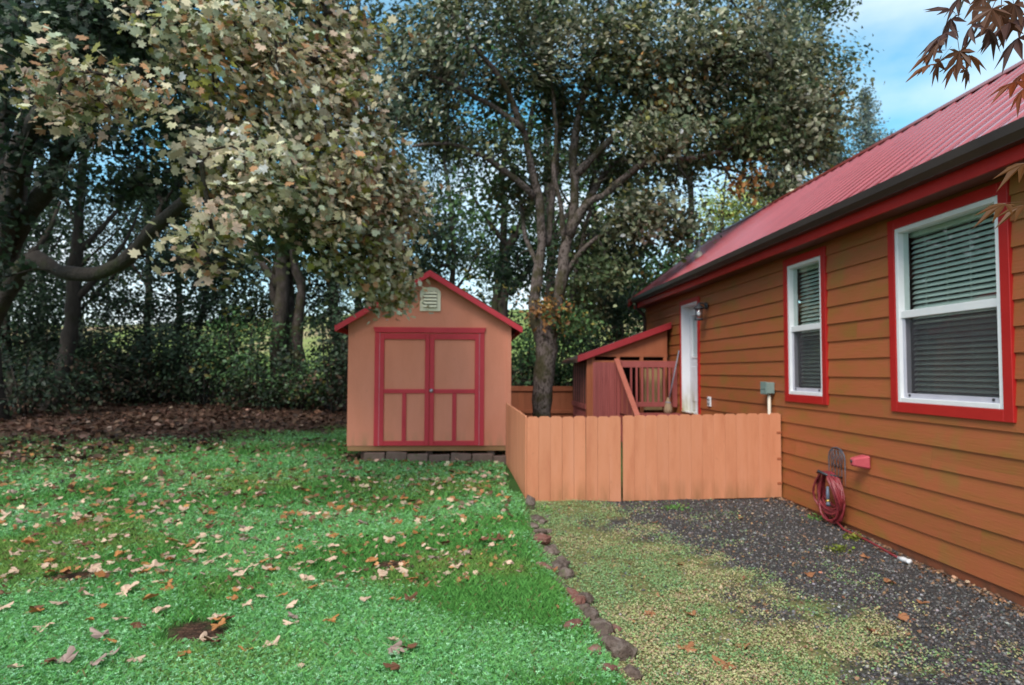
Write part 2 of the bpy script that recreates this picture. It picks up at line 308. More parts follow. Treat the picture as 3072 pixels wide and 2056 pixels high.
def ground_mat():
    m = bpy.data.materials.new('ground_soil_turf'); m.use_nodes = True; nt = m.node_tree; L = nt.links; p = nt.nodes['Principled BSDF']
    geo = nd(nt, 'ShaderNodeNewGeometry'); a = nd(nt, 'ShaderNodeAttribute', attribute_name='tint'); sp = nd(nt, 'ShaderNodeSeparateColor'); L.new(a.outputs['Color'], sp.inputs[0])
    def noise(sc, stops, det=6, stretch=None):
        n = nd(nt, 'ShaderNodeTexNoise', Scale=sc, Detail=det, Roughness=.65)
        if stretch:
            q = nd(nt, 'ShaderNodeMapping'); q.inputs['Scale'].default_value = stretch; L.new(geo.outputs['Position'], q.inputs['Vector']); L.new(q.outputs[0], n.inputs['Vector'])
        else: L.new(geo.outputs['Position'], n.inputs['Vector'])
        r_ = ramp(nt, stops); L.new(n.outputs['Fac'], r_.inputs['Fac']); return r_.outputs['Color']
    turf = noise(9, [(.3, (.020, .045, .012)), (.5, (.035, .10, .022)), (.7, (.06, .13, .03))])
    grav = noise(70, [(.3, (.02, .019, .019)), (.5, (.05, .046, .045)), (.62, (.10, .09, .084)), (.72, (.13, .085, .065))], 4)
    lit = noise(22, [(.3, (.018, .011, .008)), (.5, (.05, .025, .015)), (.7, (.15, .075, .05))])
    fld = noise(.05, [(.38, (.12, .22, .04)), (.52, (.22, .26, .07)), (.66, (.42, .30, .18))], 5, (1, .5, 1))
    def mixc(f, A, B):
        x = nd(nt, 'ShaderNodeMix', data_type='RGBA'); L.new(f, x.inputs['Factor']); L.new(A, x.inputs['A']); L.new(B, x.inputs['B']); return x.outputs['Result']
    straw = noise(26, [(.32, (.05, .075, .022)), (.46, (.13, .15, .05)), (.58, (.23, .20, .09)), (.72, (.24, .15, .09))])
    m1 = nd(nt, 'ShaderNodeMapRange'); m1.inputs[1].default_value = 0; m1.inputs[2].default_value = .2; L.new(sp.outputs[0], m1.inputs[0])
    m2 = nd(nt, 'ShaderNodeMapRange'); m2.inputs[1].default_value = .3; m2.inputs[2].default_value = .85; L.new(sp.outputs[0], m2.inputs[0])
    c = mixc(m2.outputs[0], mixc(m1.outputs[0], turf, straw), grav); c = mixc(sp.outputs[1], c, lit); c = mixc(sp.outputs[2], c, fld)
    L.new(c, p.inputs['Base Color']); p.inputs['Roughness'].default_value = .9; p.inputs['Specular IOR Level'].default_value = .2
    v = nd(nt, 'ShaderNodeTexVoronoi', Scale=55.0); L.new(geo.outputs['Position'], v.inputs['Vector'])
    b = nd(nt, 'ShaderNodeBump', Strength=.8, Distance=.012); L.new(v.outputs['Distance'], b.inputs['Height']); L.new(b.outputs[0], p.inputs['Normal'])
    return m
prop(link('ground', gm, ground_mat()), 'lawn, gravel strip and leaf litter ground rising to a hill field', None, None, 'structure')

# ------------------------------------------------------------------ house
W = 3.84; HY0, HY1 = -1.0, 14.22; SOF = 3.0
OPEN = dict(big=(4.46, 5.63, 1.32, 2.88), small=(6.88, 7.65, 1.32, 2.87), door=(10.83, 11.72, .86, 2.80))
house = thing('house', 'orange brown clapboard house with red metal roof and red window trim', 'house', (W, 7, 0))
def minus(y0, y1, z0, z1):
    """Rectangles left of a wall piece once the openings are cut."""
    cuts = [o for o in OPEN.values() if o[2] < z1 and o[3] > z0]
    zz = sorted({z0, z1, *[z for o in cuts for z in (o[2], o[3]) if z0 < z < z1]})
    out = []
    for a, b in zip(zz, zz[1:]):
        y = y0
        for o in sorted(o for o in cuts if o[2] < (a + b) / 2 < o[3]):
            if o[1] <= y or o[0] >= y1: continue
            if o[0] > y: out.append((y, o[0], a, b))
            y = min(o[1], y1)
        if y < y1 - 1e-4: out.append((y, y1, a, b))
    return out
g = G()
for (a, b, c, d) in minus(HY0, HY1, 0, SOF + .15): g.box(W + .001, W + .10, a, b, c, d)
g.box(W + .1, 7.2, HY1 - .1, HY1, 0, SOF + .1); g.box(W + .1, 7.2, HY0, HY0 + .1, 0, SOF + .1); g.box(7.1, 7.2, HY0 + .1, HY1 - .1, 0, SOF + .1)
g.prism([(W + .02, SOF + .1), (7.18, SOF + .1), (5.5, 4.55)], 'y', HY1 - .1, HY1 - .005); g.prism([(W + .02, SOF + .1), (7.18, SOF + .1), (5.5, 4.55)], 'y', HY0 + .005, HY0 + .1)
wall = part('wall', g, M_room, house)
EXP = .187; z = .045; k = 0
while z < SOF:
    z1 = min(z + EXP, SOF + .02)
    joints = [HY0, *np.arange(HY0 + .7 + (k * 1.37) % 3.6, HY1 - .5, 3.66), HY1]
    for a, b in zip(joints, joints[1:]):
        for (y0, y1, c, d) in minus(a + .001, b - .001, z, z1):
            fx = lambda t: W - .028 + .016 * (t - z) / EXP
            part('siding_board', G().prism([(fx(c), c), (W, c), (W, d), (fx(d), d)], 'y', y0, y1), M_side, wall)
    z = z1; k += 1
part('foundation_skirt', G().box(W - .008, W + .0, HY0, HY1, -.35, .043), M_skirt, house)
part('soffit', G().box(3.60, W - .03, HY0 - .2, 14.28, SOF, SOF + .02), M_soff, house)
part('fascia_board', G().box(3.575, 3.598, HY0 - .25, 14.28, 2.985, 3.165), M_red, house, .003)
gg = G(); ga, gb = HY0 - .25, 14.08
gg.prism([(3.466, 3.135), (3.466, 3.205), (3.474, 3.205), (3.474, 3.135)], 'y', ga, gb); gg.prism([(3.466, 3.1345), (3.474, 3.1345), (3.506, 3.09), (3.498, 3.09)], 'y', ga, gb)
gg.box(3.498, 3.573, ga, gb, 3.084, 3.0895); gg.box(3.568, 3.573, ga, gb, 3.09, 3.16); gg.prism([(3.476, 3.16), (3.566, 3.16), (3.566, 3.0905), (3.508, 3.0905)], 'y', gb - .004, gb)
part('gutter', gg, M_gut, house)
dsp = [(3.54, 13.98, 3.09), (3.56, 14.02, 2.99), (3.72, 14.10, 2.86), (3.77, 14.12, 2.78), (3.77, 14.12, .4)]
part('downspout', G().tube(dsp, .034, 8), M_gut, house)
SL = (4.70 - 3.19) / (5.5 - 3.50)
rg = G(); zx = lambda x: 3.19 + (x - 3.50) * SL
rg.prism([(3.49, zx(3.49)), (5.5, zx(5.5)), (5.5, zx(5.5) - .04), (3.49, zx(3.49) - .02)], 'y', HY0 - .3, 14.35)
rg.prism([(5.5, zx(5.5)), (7.5, zx(5.5) - 2 * SL), (7.5, zx(5.5) - 2 * SL - .04), (5.5, zx(5.5) - .04)], 'y', HY0 - .3, 14.35)
for yy in np.arange(HY0 - .2, 14.3, .229):
    for dy in (.085, .135):
        rg.prism([(3.495, zx(3.495) + .001), (5.42, zx(5.42) + .001), (5.42, zx(5.42) + .007), (3.495, zx(3.495) + .007)], 'y', yy + dy, yy + dy + .016)
roof = part('roof', rg, M_roof, house)
o0 = origin(roof)
def rib_mesh():
    v = []; hw0, hw1, h = .030, .014, .021
    for x in (3.495, 5.43):
        zz_ = zx(x) + .0015
        v += [(x, -hw0, zz_), (x, -hw1, zz_ + h), (x, hw1, zz_ + h), (x, hw0, zz_)]
    return G().add(v, [(0, 1, 2, 3), (7, 6, 5, 4), (0, 4, 5, 1), (1, 5, 6, 2), (2, 6, 7, 3), (3, 7, 4, 0)]).mesh('rib', (o0[0], 0, o0[2]))
rmesh = rib_mesh()
for yy in np.arange(HY0 - .2, 14.34, .229): link('rib', rmesh, M_roof, roof, (0, yy - o0[1], 0))
cg = G(); cg.prism([(5.33, zx(5.33) + .035), (5.5, zx(5.5) + .035), (5.67, zx(5.33) + .035), (5.67, zx(5.33) + .027), (5.5, zx(5.5) + .026), (5.33, zx(5.33) + .027)], 'y', HY0 - .32, 14.37)
part('ridge_cap', cg, M_cap, house)
rk = G(); rk.prism([(3.46, zx(3.46) + .03), (5.5, zx(5.5) + .032), (5.5, zx(5.5) - .13), (3.46, zx(3.46) - .13)], 'y', 14.352, 14.372)
part('rake_trim', rk, M_cap, house)
sg_ = G()
for yy in np.arange(HY0 - .2, 14.2, .229):
    for t_ in (.06, .30, .54, .78, .97):
        x_ = 3.5 + 1.9 * t_; sg_.box(x_ - .006, x_ + .006, yy + .045, yy + .057, zx(x_), zx(x_) + .012)
part('roof_screws', sg_, M_cap, roof)['kind'] = 'stuff'
vp = at(1640, 556, 12.0); vx = 4.22; vy = 11.9; vz = zx(vx)
vent = part('roof_vent_pipe', G().tube([(vx, vy, vz - .05), (vx, vy, vz + .34)], .027, 10), M_steel, house)
part('flashing_boot', G().lathe([(.085, -.04), (.08, .05), (.045, .10), (.03, .115)], (vx, vy, vz), 'z', 12), M_pipe, vent)

def window(key, nsl, rail_z):
    y0, y1, z0, z1 = OPEN[key]; fw_ = .042; xa, xb = W - .036, W + .07
    g = G()
    g.box(xa, xb, y0, y0 + fw_, z0, z1); g.box(xa, xb, y1 - fw_, y1, z0, z1)
    g.box(xa, xb, y0 + fw_, y1 - fw_, z0, z0 + fw_); g.box(xa, xb, y0 + fw_, y1 - fw_, z1 - fw_, z1)
    win = part('window', g, M_white, house, .004)
    t = .088
    for (a, b, c, d) in ((y0 - t, y0 - .001, z0 - t, z1 + t), (y1 + .001, y1 + t, z0 - t, z1 + t), (y0 - .001, y1 + .001, z0 - t, z0 - .001), (y0 - .001, y1 + .001, z1 + .001, z1 + t)):
        part('trim_board', G().box(W - .045, W - .005, a, b, c, d), M_red, win, .003)
    part('meeting_rail', G().box(W - .02, W + .055, y0 + fw_ + .001, y1 - fw_ - .001, rail_z - .033, rail_z + .033), M_white, win, .004)
    part('pane', G().box(W + .018, W + .022, y0 + fw_, y1 - fw_, rail_z + .034, z1 - fw_), M_glass, win)
    part('pane', G().box(W + .046, W + .050, y0 + fw_ + .03, y1 - fw_ - .03, z0 + fw_ + .05, rail_z - .034), M_glass, win)
    sg = G(); i0, i1 = y0 + fw_ + .001, y1 - fw_ - .001
    for (a, b, c, d) in ((i0, i0 + .03, z0 + fw_, rail_z - .034), (i1 - .03, i1, z0 + fw_, rail_z - .034), (i0 + .03, i1 - .03, z0 + fw_, z0 + fw_ + .04)):
        sg.box(W - .008, W + .045, a, b, c, d)
    part('lower_sash', sg, M_mull, win, .002)
    part('insect_screen', G().box(W + .003, W + .005, i0 + .03, i1 - .03, z0 + fw_ + .04, rail_z - .034), M_screen, win)
    for yy in (i0 + .07, i1 - .09): part('screen_tab', G().box(W - .016, W - .008, yy, yy + .018, z0 + fw_ + .012, z0 + fw_ + .034), M_black, win)
    sl = G(); ca, sa = .025 * math.cos(R(44)), .025 * math.sin(R(44)); tt = .0015
    sl.prism([(-ca, -sa - tt), (-ca, -sa + tt), (0, .003 + tt), (ca, sa + tt), (ca, sa - tt), (0, .003 - tt)], 'y', y0 + .005, y1 - .005)
    oo = origin(win); sm = sl.mesh('slat', (0, oo[1], 0)); pitch = (z1 - z0 - .10) / nsl
    for i in range(nsl): link('slat', sm, M_slat, win, (W + .135 - oo[0], 0, z0 + .03 + pitch * i - oo[2]))
    part('blind_headrail', G().box(W + .105, W + .165, y0 + .003, y1 - .003, z1 - .075, z1 - .02), M_slat, win)
    for yy in np.linspace(y0 + .2, y1 - .2, 4 if key == 'big' else 2): part('ladder_cord', G().box(W + .107, W + .109, yy - .0015, yy + .0015, z0 + .02, z1 - .07), M_slat, win)
window('big', 32, 2.10); window('small', 32, 2.10)
# door
y0, y1, z0, z1 = OPEN['door']; dx = W + .115
dj = G(); dj.box(W - .03, dx + .045, y1 - .03, y1, z0, z1); dj.box(W - .03, dx + .045, y0, y0 + .03, z0, z1); dj.box(W - .03, dx + .045, y0 + .03, y1 - .03, z1 - .03, z1); dj.box(W - .05, dx + .045, y0 + .03, y1 - .03, z0, z0 + .02)
frame = part('door_frame', dj, M_door, house, .003)
for (a, b, c, d) in ((y0 - .075, y0 - .001, z0 - .05, z1 + .075), (y1 + .001, y1 + .05, z0, z1 + .075), (y0 - .001, y1 + .001, z1 + .001, z1 + .075)):
    part('trim_board', G().box(W - .043, W - .006, a, b, c, d), M_red, frame, .003)
a, b = y0 + .032, y1 - .032; lz0, lz1 = z0 + 1.0, z1 - .20; la, lb = a + .15, b - .15
dg = G(); dg.box(dx, dx + .044, a, la, z0 + .022, z1 - .032); dg.box(dx, dx + .044, lb, b, z0 + .022, z1 - .032); dg.box(dx, dx + .044, la, lb, z0 + .022, lz0); dg.box(dx, dx + .044, la, lb, lz1, z1 - .032)
door = part('door', dg, M_door, house, .002)
part('door_pane', G().box(dx + .018, dx + .022, la - .001, lb + .001, lz0 - .001, lz1 + .001), M_glass, door)
part('door_blind', G().box(dx + .028, dx + .032, la, lb, lz0, lz1), M_mull, door)
lg = G(); lg.box(dx - .012, dx - .001, la - .03, lb + .03, lz0 - .03, lz0); lg.box(dx - .012, dx - .001, la - .03, lb + .03, lz1, lz1 + .03); lg.box(dx - .012, dx - .001, la - .03, la, lz0, lz1); lg.box(dx - .012, dx - .001, lb, lb + .03, lz0, lz1)
part('lite_frame', lg, M_white, door, .002)
for c in (a + .13, (a + b) / 2 + .05): part('door_panel', G().box(dx - .010, dx - .001, c, c + .24, z0 + .2, z0 + .82), M_door, door, .006)
part('door_knob', G().lathe([(.012, 0), (.012, -.03), (.028, -.04), (.028, -.06), (.01, -.068)], (dx - .001, a + .07, z0 + .95), 'x', 12), M_brass, door)

# things fixed to the wall: each is its own thing
ly, lz = 10.36, 2.665
lamp = thing('wall_lantern', 'dark metal wall lantern with glass shade beside the white door', 'wall lamp', (W - .03, ly, lz))
part('backplate', G().lathe([(.062, 0), (.062, .012), (.03, .03), (.015, .035)], (W - .064, ly, lz), 'x', 14), M_black, lamp)
part('arm', G().tube([(W - .05, ly, lz), (W - .10, ly, lz + .035), (W - .16, ly, lz + .04), (W - .175, ly, lz + .02)], .011, 8), M_black, lamp)
lc = (W - .175, ly, lz - .24)
part('cap', G().lathe([(.092, .19), (.088, .20), (.05, .235), (.02, .26), (.014, .285), (.004, .29)], lc, 'z', 14), M_black, lamp)
part('shade', G().lathe([(.060, .03), (.066, .10), (.060, .185)], lc, 'z', 14), M_lampg, lamp)
part('bulb', G().lathe([(.01, .06), (.028, .09), (.03, .12), (.015, .16), (.012, .185)], lc, 'z', 10), M_white, lamp)
cgm = G(); cgm.lathe([(.07, 0), (.07, .03), (.02, .035)], lc, 'z', 14)
for i in range(4):
    an = i * math.pi / 2 + .4; cgm.tube([(lc[0] + .066 * math.cos(an), lc[1] + .066 * math.sin(an), lc[2] + .02), (lc[0] + .066 * math.cos(an), lc[1] + .066 * math.sin(an), lc[2] + .20)], .004, 5)
part('cage', cgm, M_black, lamp)
ot = thing('wall_outlet', 'white double socket cover low on the siding right of the white door', 'outlet', (W - .03, 10.3, 1.10))
part('cover_plate', G().box(W - .05, W - .027, 10.235, 10.365, 1.03, 1.185), M_white, ot, .006)
for i in range(2):
    for j in range(2): part('socket_slot', G().box(W - .056, W - .049, 10.268 + .05 * j, 10.284 + .05 * j, 1.055 + .06 * i, 1.095 + .06 * i), M_black, ot)
jb = thing('junction_box', 'grey green electrical junction box on siding beside the small window', 'junction box', (W - .03, 8.12, 1.31))
part('box_body', G().box(W - .13, W - .027, 8.03, 8.19, 1.31, 1.455), M_grey, jb, .008)
part('box_lid', G().box(W - .142, W - .131, 8.022, 8.198, 1.302, 1.463), M_grey, jb, .005)
part('conduit', G().tube([(W - .075, 8.09, 1.315), (W - .075, 8.09, .04)], .02, 10), M_pipe, jb)
part('hinge_rib', G().box(W - .148, W - .143, 8.05, 8.17, 1.372, 1.384), M_grey, jb)
fc = thing('faucet_cover', 'pinkish red foam faucet cover sticking out of the siding', 'faucet cover', (W - .03, 6.12, .72))
def frus(x0, hy0, hz0, x1, hy1, hz1, cy, cz):
    v = [];
    for x, hy, hz in ((x0, hy0, hz0), (x1, hy1, hz1)): v += [(x, cy - hy, cz - hz), (x, cy + hy, cz - hz), (x, cy + hy, cz + hz), (x, cy - hy, cz + hz)]
    return G().add(v, [(0, 1, 2, 3), (7, 6, 5, 4), (0, 4, 5, 1), (1, 5, 6, 2), (2, 6, 7, 3), (3, 7, 4, 0)])
part('foam_shell', frus(W - .185, .036, .038, W - .030, .068, .066, 6.12, .72), M_cover, fc, .014)
part('tie_dark_disc', G().lathe([(.016, 0), (.014, .004)], (W - .1895, 6.12, .727), 'x', 10), M_black, fc)  # black disc stands in for the shade inside a small hole
# hose rack
rack = thing('hose_rack', 'dark iron lattice hose rack screwed to the siding', 'hose rack', (W - .03, 6.56, .45))
ry, rz, rw = 6.62, .80, .15; xr = W - .045
arch = [(xr, ry - rw, .40)] + [(xr, ry - rw * math.cos(t), rz - .11 + .11 * math.sin(t)) for t in np.linspace(0, math.pi, 9)] + [(xr, ry + rw, .40)]
part('rack_frame', G().tube(arch, .008, 6), M_iron, rack)
for i in range(4):
    y_ = ry - .09 + .06 * i
    part('lattice_bar', G().tube([(xr, y_, .42), (xr, y_, .58), (xr, min(y_ + .055, ry + .11), .70), (xr, min(y_ + .02, ry + .09), .775)], .0045, 5), M_iron, rack)
    part('lattice_bar', G().tube([(xr - .004, y_, .58), (xr - .004, max(y_ - .055, ry - .11), .70), (xr - .004, max(y_ - .02, ry - .09), .775)], .0045, 5), M_iron, rack)
part('hose_saddle', G().tube([(xr, ry - .09, .50), (xr - .07, ry - .10, .52), (xr - .16, ry - .09, .53), (xr - .20, ry, .56), (xr - .16, ry + .09, .53), (xr - .07, ry + .10, .52), (xr, ry + .09, .50)], .013, 6), M_black, rack)
hose = thing('garden_hose', 'maroon garden hose coiled over the iron rack', 'hose', (W - .15, 6.62, hgt(W - .15, 6.62)))
pts = []
hr = random.Random(3)
for lp in range(11):
    cx = W - .09 - .015 * (lp % 5) - .03 * hr.random(); hy = .15 + .10 * hr.random(); top = .555; bot = .02 + .20 * hr.random() * (lp > 2); cy = 6.60 + .05 * (hr.random() - .5)
    for t in np.linspace(0, 2 * math.pi, 18, endpoint=False):
        zz_ = (top + bot) / 2 + (top - bot) / 2 * math.cos(t); wd = hy * (math.sin(t)) * (1.0 + .25 * math.cos(t + math.pi))
        pts.append((cx - .05 * math.cos(t) * .4 - .02 * math.sin(t * 2 + lp), cy + wd, zz_))
P = np.array(pts); P = (np.roll(P, 1, 0) + 2 * P + np.roll(P, -1, 0)) / 4; P = P[1:-1]
part('coil', G().tube(P, .0125, 6), M_hose, hose)
part('nozzle_grip', G().tube([(W - .215, 6.50, .42), (W - .22, 6.49, .33), (W - .22, 6.49, .28)], [.012, .018, .015], 8), M_nozz, hose)
part('nozzle_ring', G().tube([(W - .22, 6.49, .285), (W - .22, 6.485, .265)], .022, 10), M_brass, hose)
part('nozzle_head', G().tube([(W - .22, 6.485, .265), (W - .235, 6.46, .235)], [.017, .022], 10), M_nozz, hose)
tail = [(W - .12, 6.55, .07), (W - .14, 6.35, .02)] + [(W - .13 - .02 * math.sin(y_ * 5), y_, float(hgt(W - .13, y_)) + .016) for y_ in (6.2, 6.0, 5.8, 5.62, 5.5)]
part('tail', G().tube(tail, .0105, 6), M_hose, hose)
e = tail[-1]; part('end_fitting', G().tube([(e[0], e[1] + .01, e[2] + .002), (e[0] + .005, e[1] - .06, e[2] + .004), (e[0], e[1] - .12, e[2] + .008), (e[0], e[1] - .14, e[2] + .01)], [.014, .024, .018, .024], 10), M_white, hose)

# ------------------------------------------------------------------ tool shed
SY, SX0, SX1, SZ0, SZ1 = 9.8, -1.86, .56, .47, 2.26; SC = (SX0 + SX1) / 2; SLS = .605
shed = thing('tool_shed', 'peach garden shed with red double doors and cream gable vent', 'shed', (SC, SY + 1.5, .2))
zr = lambda x: 3.03 - abs(x - SC) * SLS
part('front_wall', G().prism([(SX0, SZ0), (SX1, SZ0), (SX1, zr(SX1)), (SC, zr(SC)), (SX0, zr(SX0))], 'y', SY, SY + .03), M_shed, shed)
part('side_wall', G().box(SX0, SX0 + .03, SY + .031, SY + 3.0, SZ0, zr(SX0) - .02), M_shed, shed)
part('side_wall', G().box(SX1 - .03, SX1, SY + .031, SY + 3.0, SZ0, zr(SX1) - .02), M_shed, shed)
part('back_wall', G().prism([(SX0 + .03, SZ0), (SX1 - .03, SZ0), (SX1 - .03, zr(SX1)), (SC, zr(SC)), (SX0 + .03, zr(SX0))], 'y', SY + 2.97, SY + 3.0), M_shed, shed)
part('corner_board', G().box(SX1 - .055, SX1 + .012, SY - .012, SY - .001, SZ0, zr(SX1) - .05), M_shed, shed, .002)
part('floor_rim', G().box(SX0 + .01, SX1 - .01, SY + .012, SY + 2.98, SZ0 - .075, SZ0 - .001), mat('rim_joist', [(.30, .15, .06), (.38, .20, .085)], (3, 3, 6), .7, .2), shed)
for x in (SX0 + .25, SC, SX1 - .28):
    for y in (SY + .06, SY + 1.4, SY + 2.7):
        part('skid_block', G().box(x - .05, x + .05, y, y + .15, float(hgt(x, y)) - .1, SZ0 - .077), M_dark if x < SC + .3 else M_block, shed)
RO = .15
for s, nm in ((-1, 'roof_slope'), (1, 'roof_slope')):
    xe = SC + s * (1.21 + RO); q = [(SC, zr(SC) + .035), (xe, zr(xe) + .035), (xe, zr(xe) + .06), (SC, zr(SC) + .065)]
    rs = part(nm, G().prism(q, 'y', SY - .13, SY + 3.1), M_dark, shed)
    part('rake_board', G().prism([(SC + s * .0005, zr(SC) - .045), (xe, zr(xe) - .045), (xe, zr(xe) + .042), (SC + s * .0005, zr(SC) + .048)], 'y', SY - .155, SY - .131), M_shedred, rs, .002)
    part('eave_board', G().box(min(xe, xe + s * .02) + s * .001, max(xe, xe + s * .02) + s * .001, SY - .155, SY + 3.1, zr(xe) - .045, zr(xe) + .045), M_shedred, rs, .002)
vent = part('gable_vent', G().prism([(SC - .155, 2.48), (SC + .155, 2.48), (SC + .155, 2.76)] + [(SC + .155 * math.cos(t), 2.76 + .085 * math.sin(t)) for t in np.linspace(.25, math.pi - .25, 7)] + [(SC - .155, 2.76)], 'y', SY - .022, SY - .001), M_cream, shed, .003)
part('vent_dark_plate', G().box(SC - .10, SC + .10, SY - .026, SY - .023, 2.53, 2.78), M_dark, vent)  # solid dark plate, stands in for the shade behind the louvers
for i in range(5): part('louver', G().prism([(SY - .046, 2.535 + i * .05), (SY - .027, 2.565 + i * .05), (SY - .027, 2.575 + i * .05), (SY - .050, 2.543 + i * .05)], 'x', SC - .098, SC + .098), M_cream, vent)
# double doors
D0, D1, DZ0, DZ1 = SC - .74, SC + .74, .475, 2.14; MID = SC
part('header_trim', G().prism([(D0 - .10, 2.235), (D1 + .10, 2.235), (D1 + .075, 2.155), (D0 - .075, 2.155)], 'y', SY - .034, SY - .001), M_shedred, shed, .003)
for x0 in (D0 - .075, D1 + .006): part('side_trim', G().box(x0, x0 + .07, SY - .024, SY - .001, DZ0 - .005, 2.154), M_shedred, shed, .003)
for s in (0, 1):
    a, b = (D0, MID - .003) if s == 0 else (MID + .003, D1)
    d = part('door', G().box(a, b, SY - .014, SY - .001, DZ0, DZ1), M_shed, shed)
    zy = (SY - .034, SY - .015); w_ = .066
    inner = w_ + .0
    for (q0, q1, c, e_) in ((a, a + w_, DZ0, DZ1), (b - w_, b, DZ0, DZ1), (a + w_ + .0005, b - w_ - .0005, DZ1 - .085, DZ1), (a + w_ + .0005, b - w_ - .0005, DZ0, DZ0 + .07), (a + w_ + .0005, b - w_ - .0005, 1.25, 1.312), ((a + b) / 2 - .03, (a + b) / 2 + .03, DZ0 + .0705, 1.2495)):
        part('batten', G().box(q0, q1, *zy, c, e_), M_shedred, d, .003)
M_seal = mat('pale_weather_seal', [(.62, .40, .46), (.72, .52, .58)], (9, 9, 9), .5, 0)
for x0 in (D0 - .0045, D1 + .0008): part('weather_seal', G().box(x0, x0 + .004, SY - .030, SY - .002, DZ0, 2.15), M_seal, shed)
part('door_knob', G().lathe([(.03, 0), (.03, -.008), (.012, -.012), (.012, -.03), (.026, -.042), (.024, -.06), (.006, -.066)], (MID + .03, SY - .035, 1.29), 'y', 12), M_steel, shed)
# edging blocks in front of the shed
for i in range(7):
    x = SX0 + .28 + i * .315; y = SY - .12 - .01 * i; h_ = float(hgt(x + .15, y)); tz = .015 * math.sin(i * 2.3)
    g = G().box(-.15, .15, -.05, .05, 0, .135); o = solo('edging_block', g, M_block, ('edging block at the end of its row next to the picket fence', 'second edging block from the picket fence before the shed', 'third edging block from the picket fence before the shed', 'middle edging block of the row before the shed doors', 'third from last edging block going away from the fence', 'next to last edging block going away from the fence', 'last edging block of the row, farthest from the fence')[6 - i], 'edging block', 'edging blocks in front of the shed', .01)
    o.location = (x + .15, y, h_ - .01 + .01 * math.sin(i * 1.7)); o.rotation_euler = (.04 * math.sin(i * 3), .05 * math.sin(i * 1.9), .06 * math.sin(i * 2.7))

# ------------------------------------------------------------------ fences
def picket_mesh(w, h, t=.017, ear=.027):
    return G().prism([(0, 0), (w, 0), (w, h - ear * .7), (w - ear, h), (ear, h), (0, h - ear * .7)], 'y', 0, t).mesh('picket')
PW = .1435; FY = 7.87
fence = thing('picket_fence', 'low peach dog eared picket fence turning back from its corner to the shed', 'fence', (.65, FY, .02))
ofs = origin(fence)
pm = picket_mesh(PW - .003, 1.05)
for i in range(8):
    l = link('picket', pm, M_fence, fence, (.655 + i * PW - ofs[0], random.uniform(-.002, .002), random.uniform(-.006, .004) - .03)); l.rotation_euler = (0, random.uniform(-.003, .003), 0)
for zz_ in (.25, .85): part('rail', G().box(.66, 1.80, FY + .020, FY + .058, zz_ - .045, zz_ + .045), M_back, fence)
part('corner_post', G().box(.665, .752, FY + .060, FY + .147, -.1, 1.0), M_back, fence)
part('gate_post', G().box(1.715, 1.80, FY + .060, FY + .147, -.1, 1.0), M_back, fence)
A = np.array([.652, FY + .012]); B = np.array([.50, SY - .16]); dv = B - A; ln = np.linalg.norm(dv); nP = int(ln / PW)
for i in range(nP):
    q = A + dv * (i / nP); zz_ = float(hgt(q[0] - .1, q[1])) * .5 + .0
    l = link('picket', pm, M_fence, fence, (q[0] - ofs[0], q[1] - ofs[1], -.02 + .075 * i / nP + random.uniform(-.006, .004))); l.rotation_euler = (0, 0, math.atan2(dv[1], dv[0]))
for zz_ in (.28, .88):
    n_ = np.array([dv[1], -dv[0]]) / ln * .03; g = G()
    a1 = A + n_ * 0.1 + dv / ln * .15; b1 = B + n_ * 0.1; th_ = np.array([dv[1], -dv[0]]) / ln
    g.add([(*(a1), zz_ - .04), (*(a1 + th_ * .04), zz_ - .04), (*(b1 + th_ * .04), zz_ + .03), (*(b1), zz_ + .03), (*(a1), zz_ + .05), (*(a1 + th_ * .04), zz_ + .05), (*(b1 + th_ * .04), zz_ + .12), (*(b1), zz_ + .12)],
          [(0, 3, 2, 1), (4, 5, 6, 7), (0, 1, 5, 4), (1, 2, 6, 5), (2, 3, 7, 6), (3, 0, 4, 7)]); part('rail', g, M_back, fence)
gate = thing('fence_gate', 'wide peach picket gate reaching from the fence to the house wall', 'gate', (1.82, FY, .04)); og = origin(gate)
GW = (3.80 - 1.825) / 14; gm_ = picket_mesh(GW - .0015, 1.03)
for i in range(14):
    l = link('picket', gm_, M_fence, gate, (1.825 + i * GW - og[0], -.012 + random.uniform(-.0015, .0015), -.02 + i * .0022 + random.uniform(-.004, .004)))
for zz_ in (.25, .80): part('rail', G().box(1.85, 3.79, FY + .008, FY + .046, zz_ - .045, zz_ + .045), M_back, gate)
part('hinge_post', G().box(3.70, 3.79, FY + .048, FY + .137, -.1, 1.0), M_back, gate)
for zz_ in (.22, .52, .84): part('hinge', G().box(3.745, 3.806, FY - .018, FY - .0125, zz_ - .014, zz_ + .014), M_back, gate, .002)
bf = thing('back_fence', 'reddish brown board fence with top rail behind the tree trunk', 'fence', (1.6, 15, .4)); ob = origin(bf)
bm_ = picket_mesh(.137, .92, .017, .01)
for i in range(26): link('board', bm_, M_back, bf, (.2 + i * .14 - ob[0], 0, -.08))
part('top_rail', G().box(.2, 3.8, 14.96, 14.998, 1.13, 1.245), M_back, bf, .003); part('bottom_rail', G().box(.2, 3.8, 14.96, 14.998, .62, .70), M_back, bf, .003)
for x in (.3, 2.0, 3.7): part('post', G().box(x - .045, x + .045, 15.018, 15.108, .2, 1.2), M_back, bf)

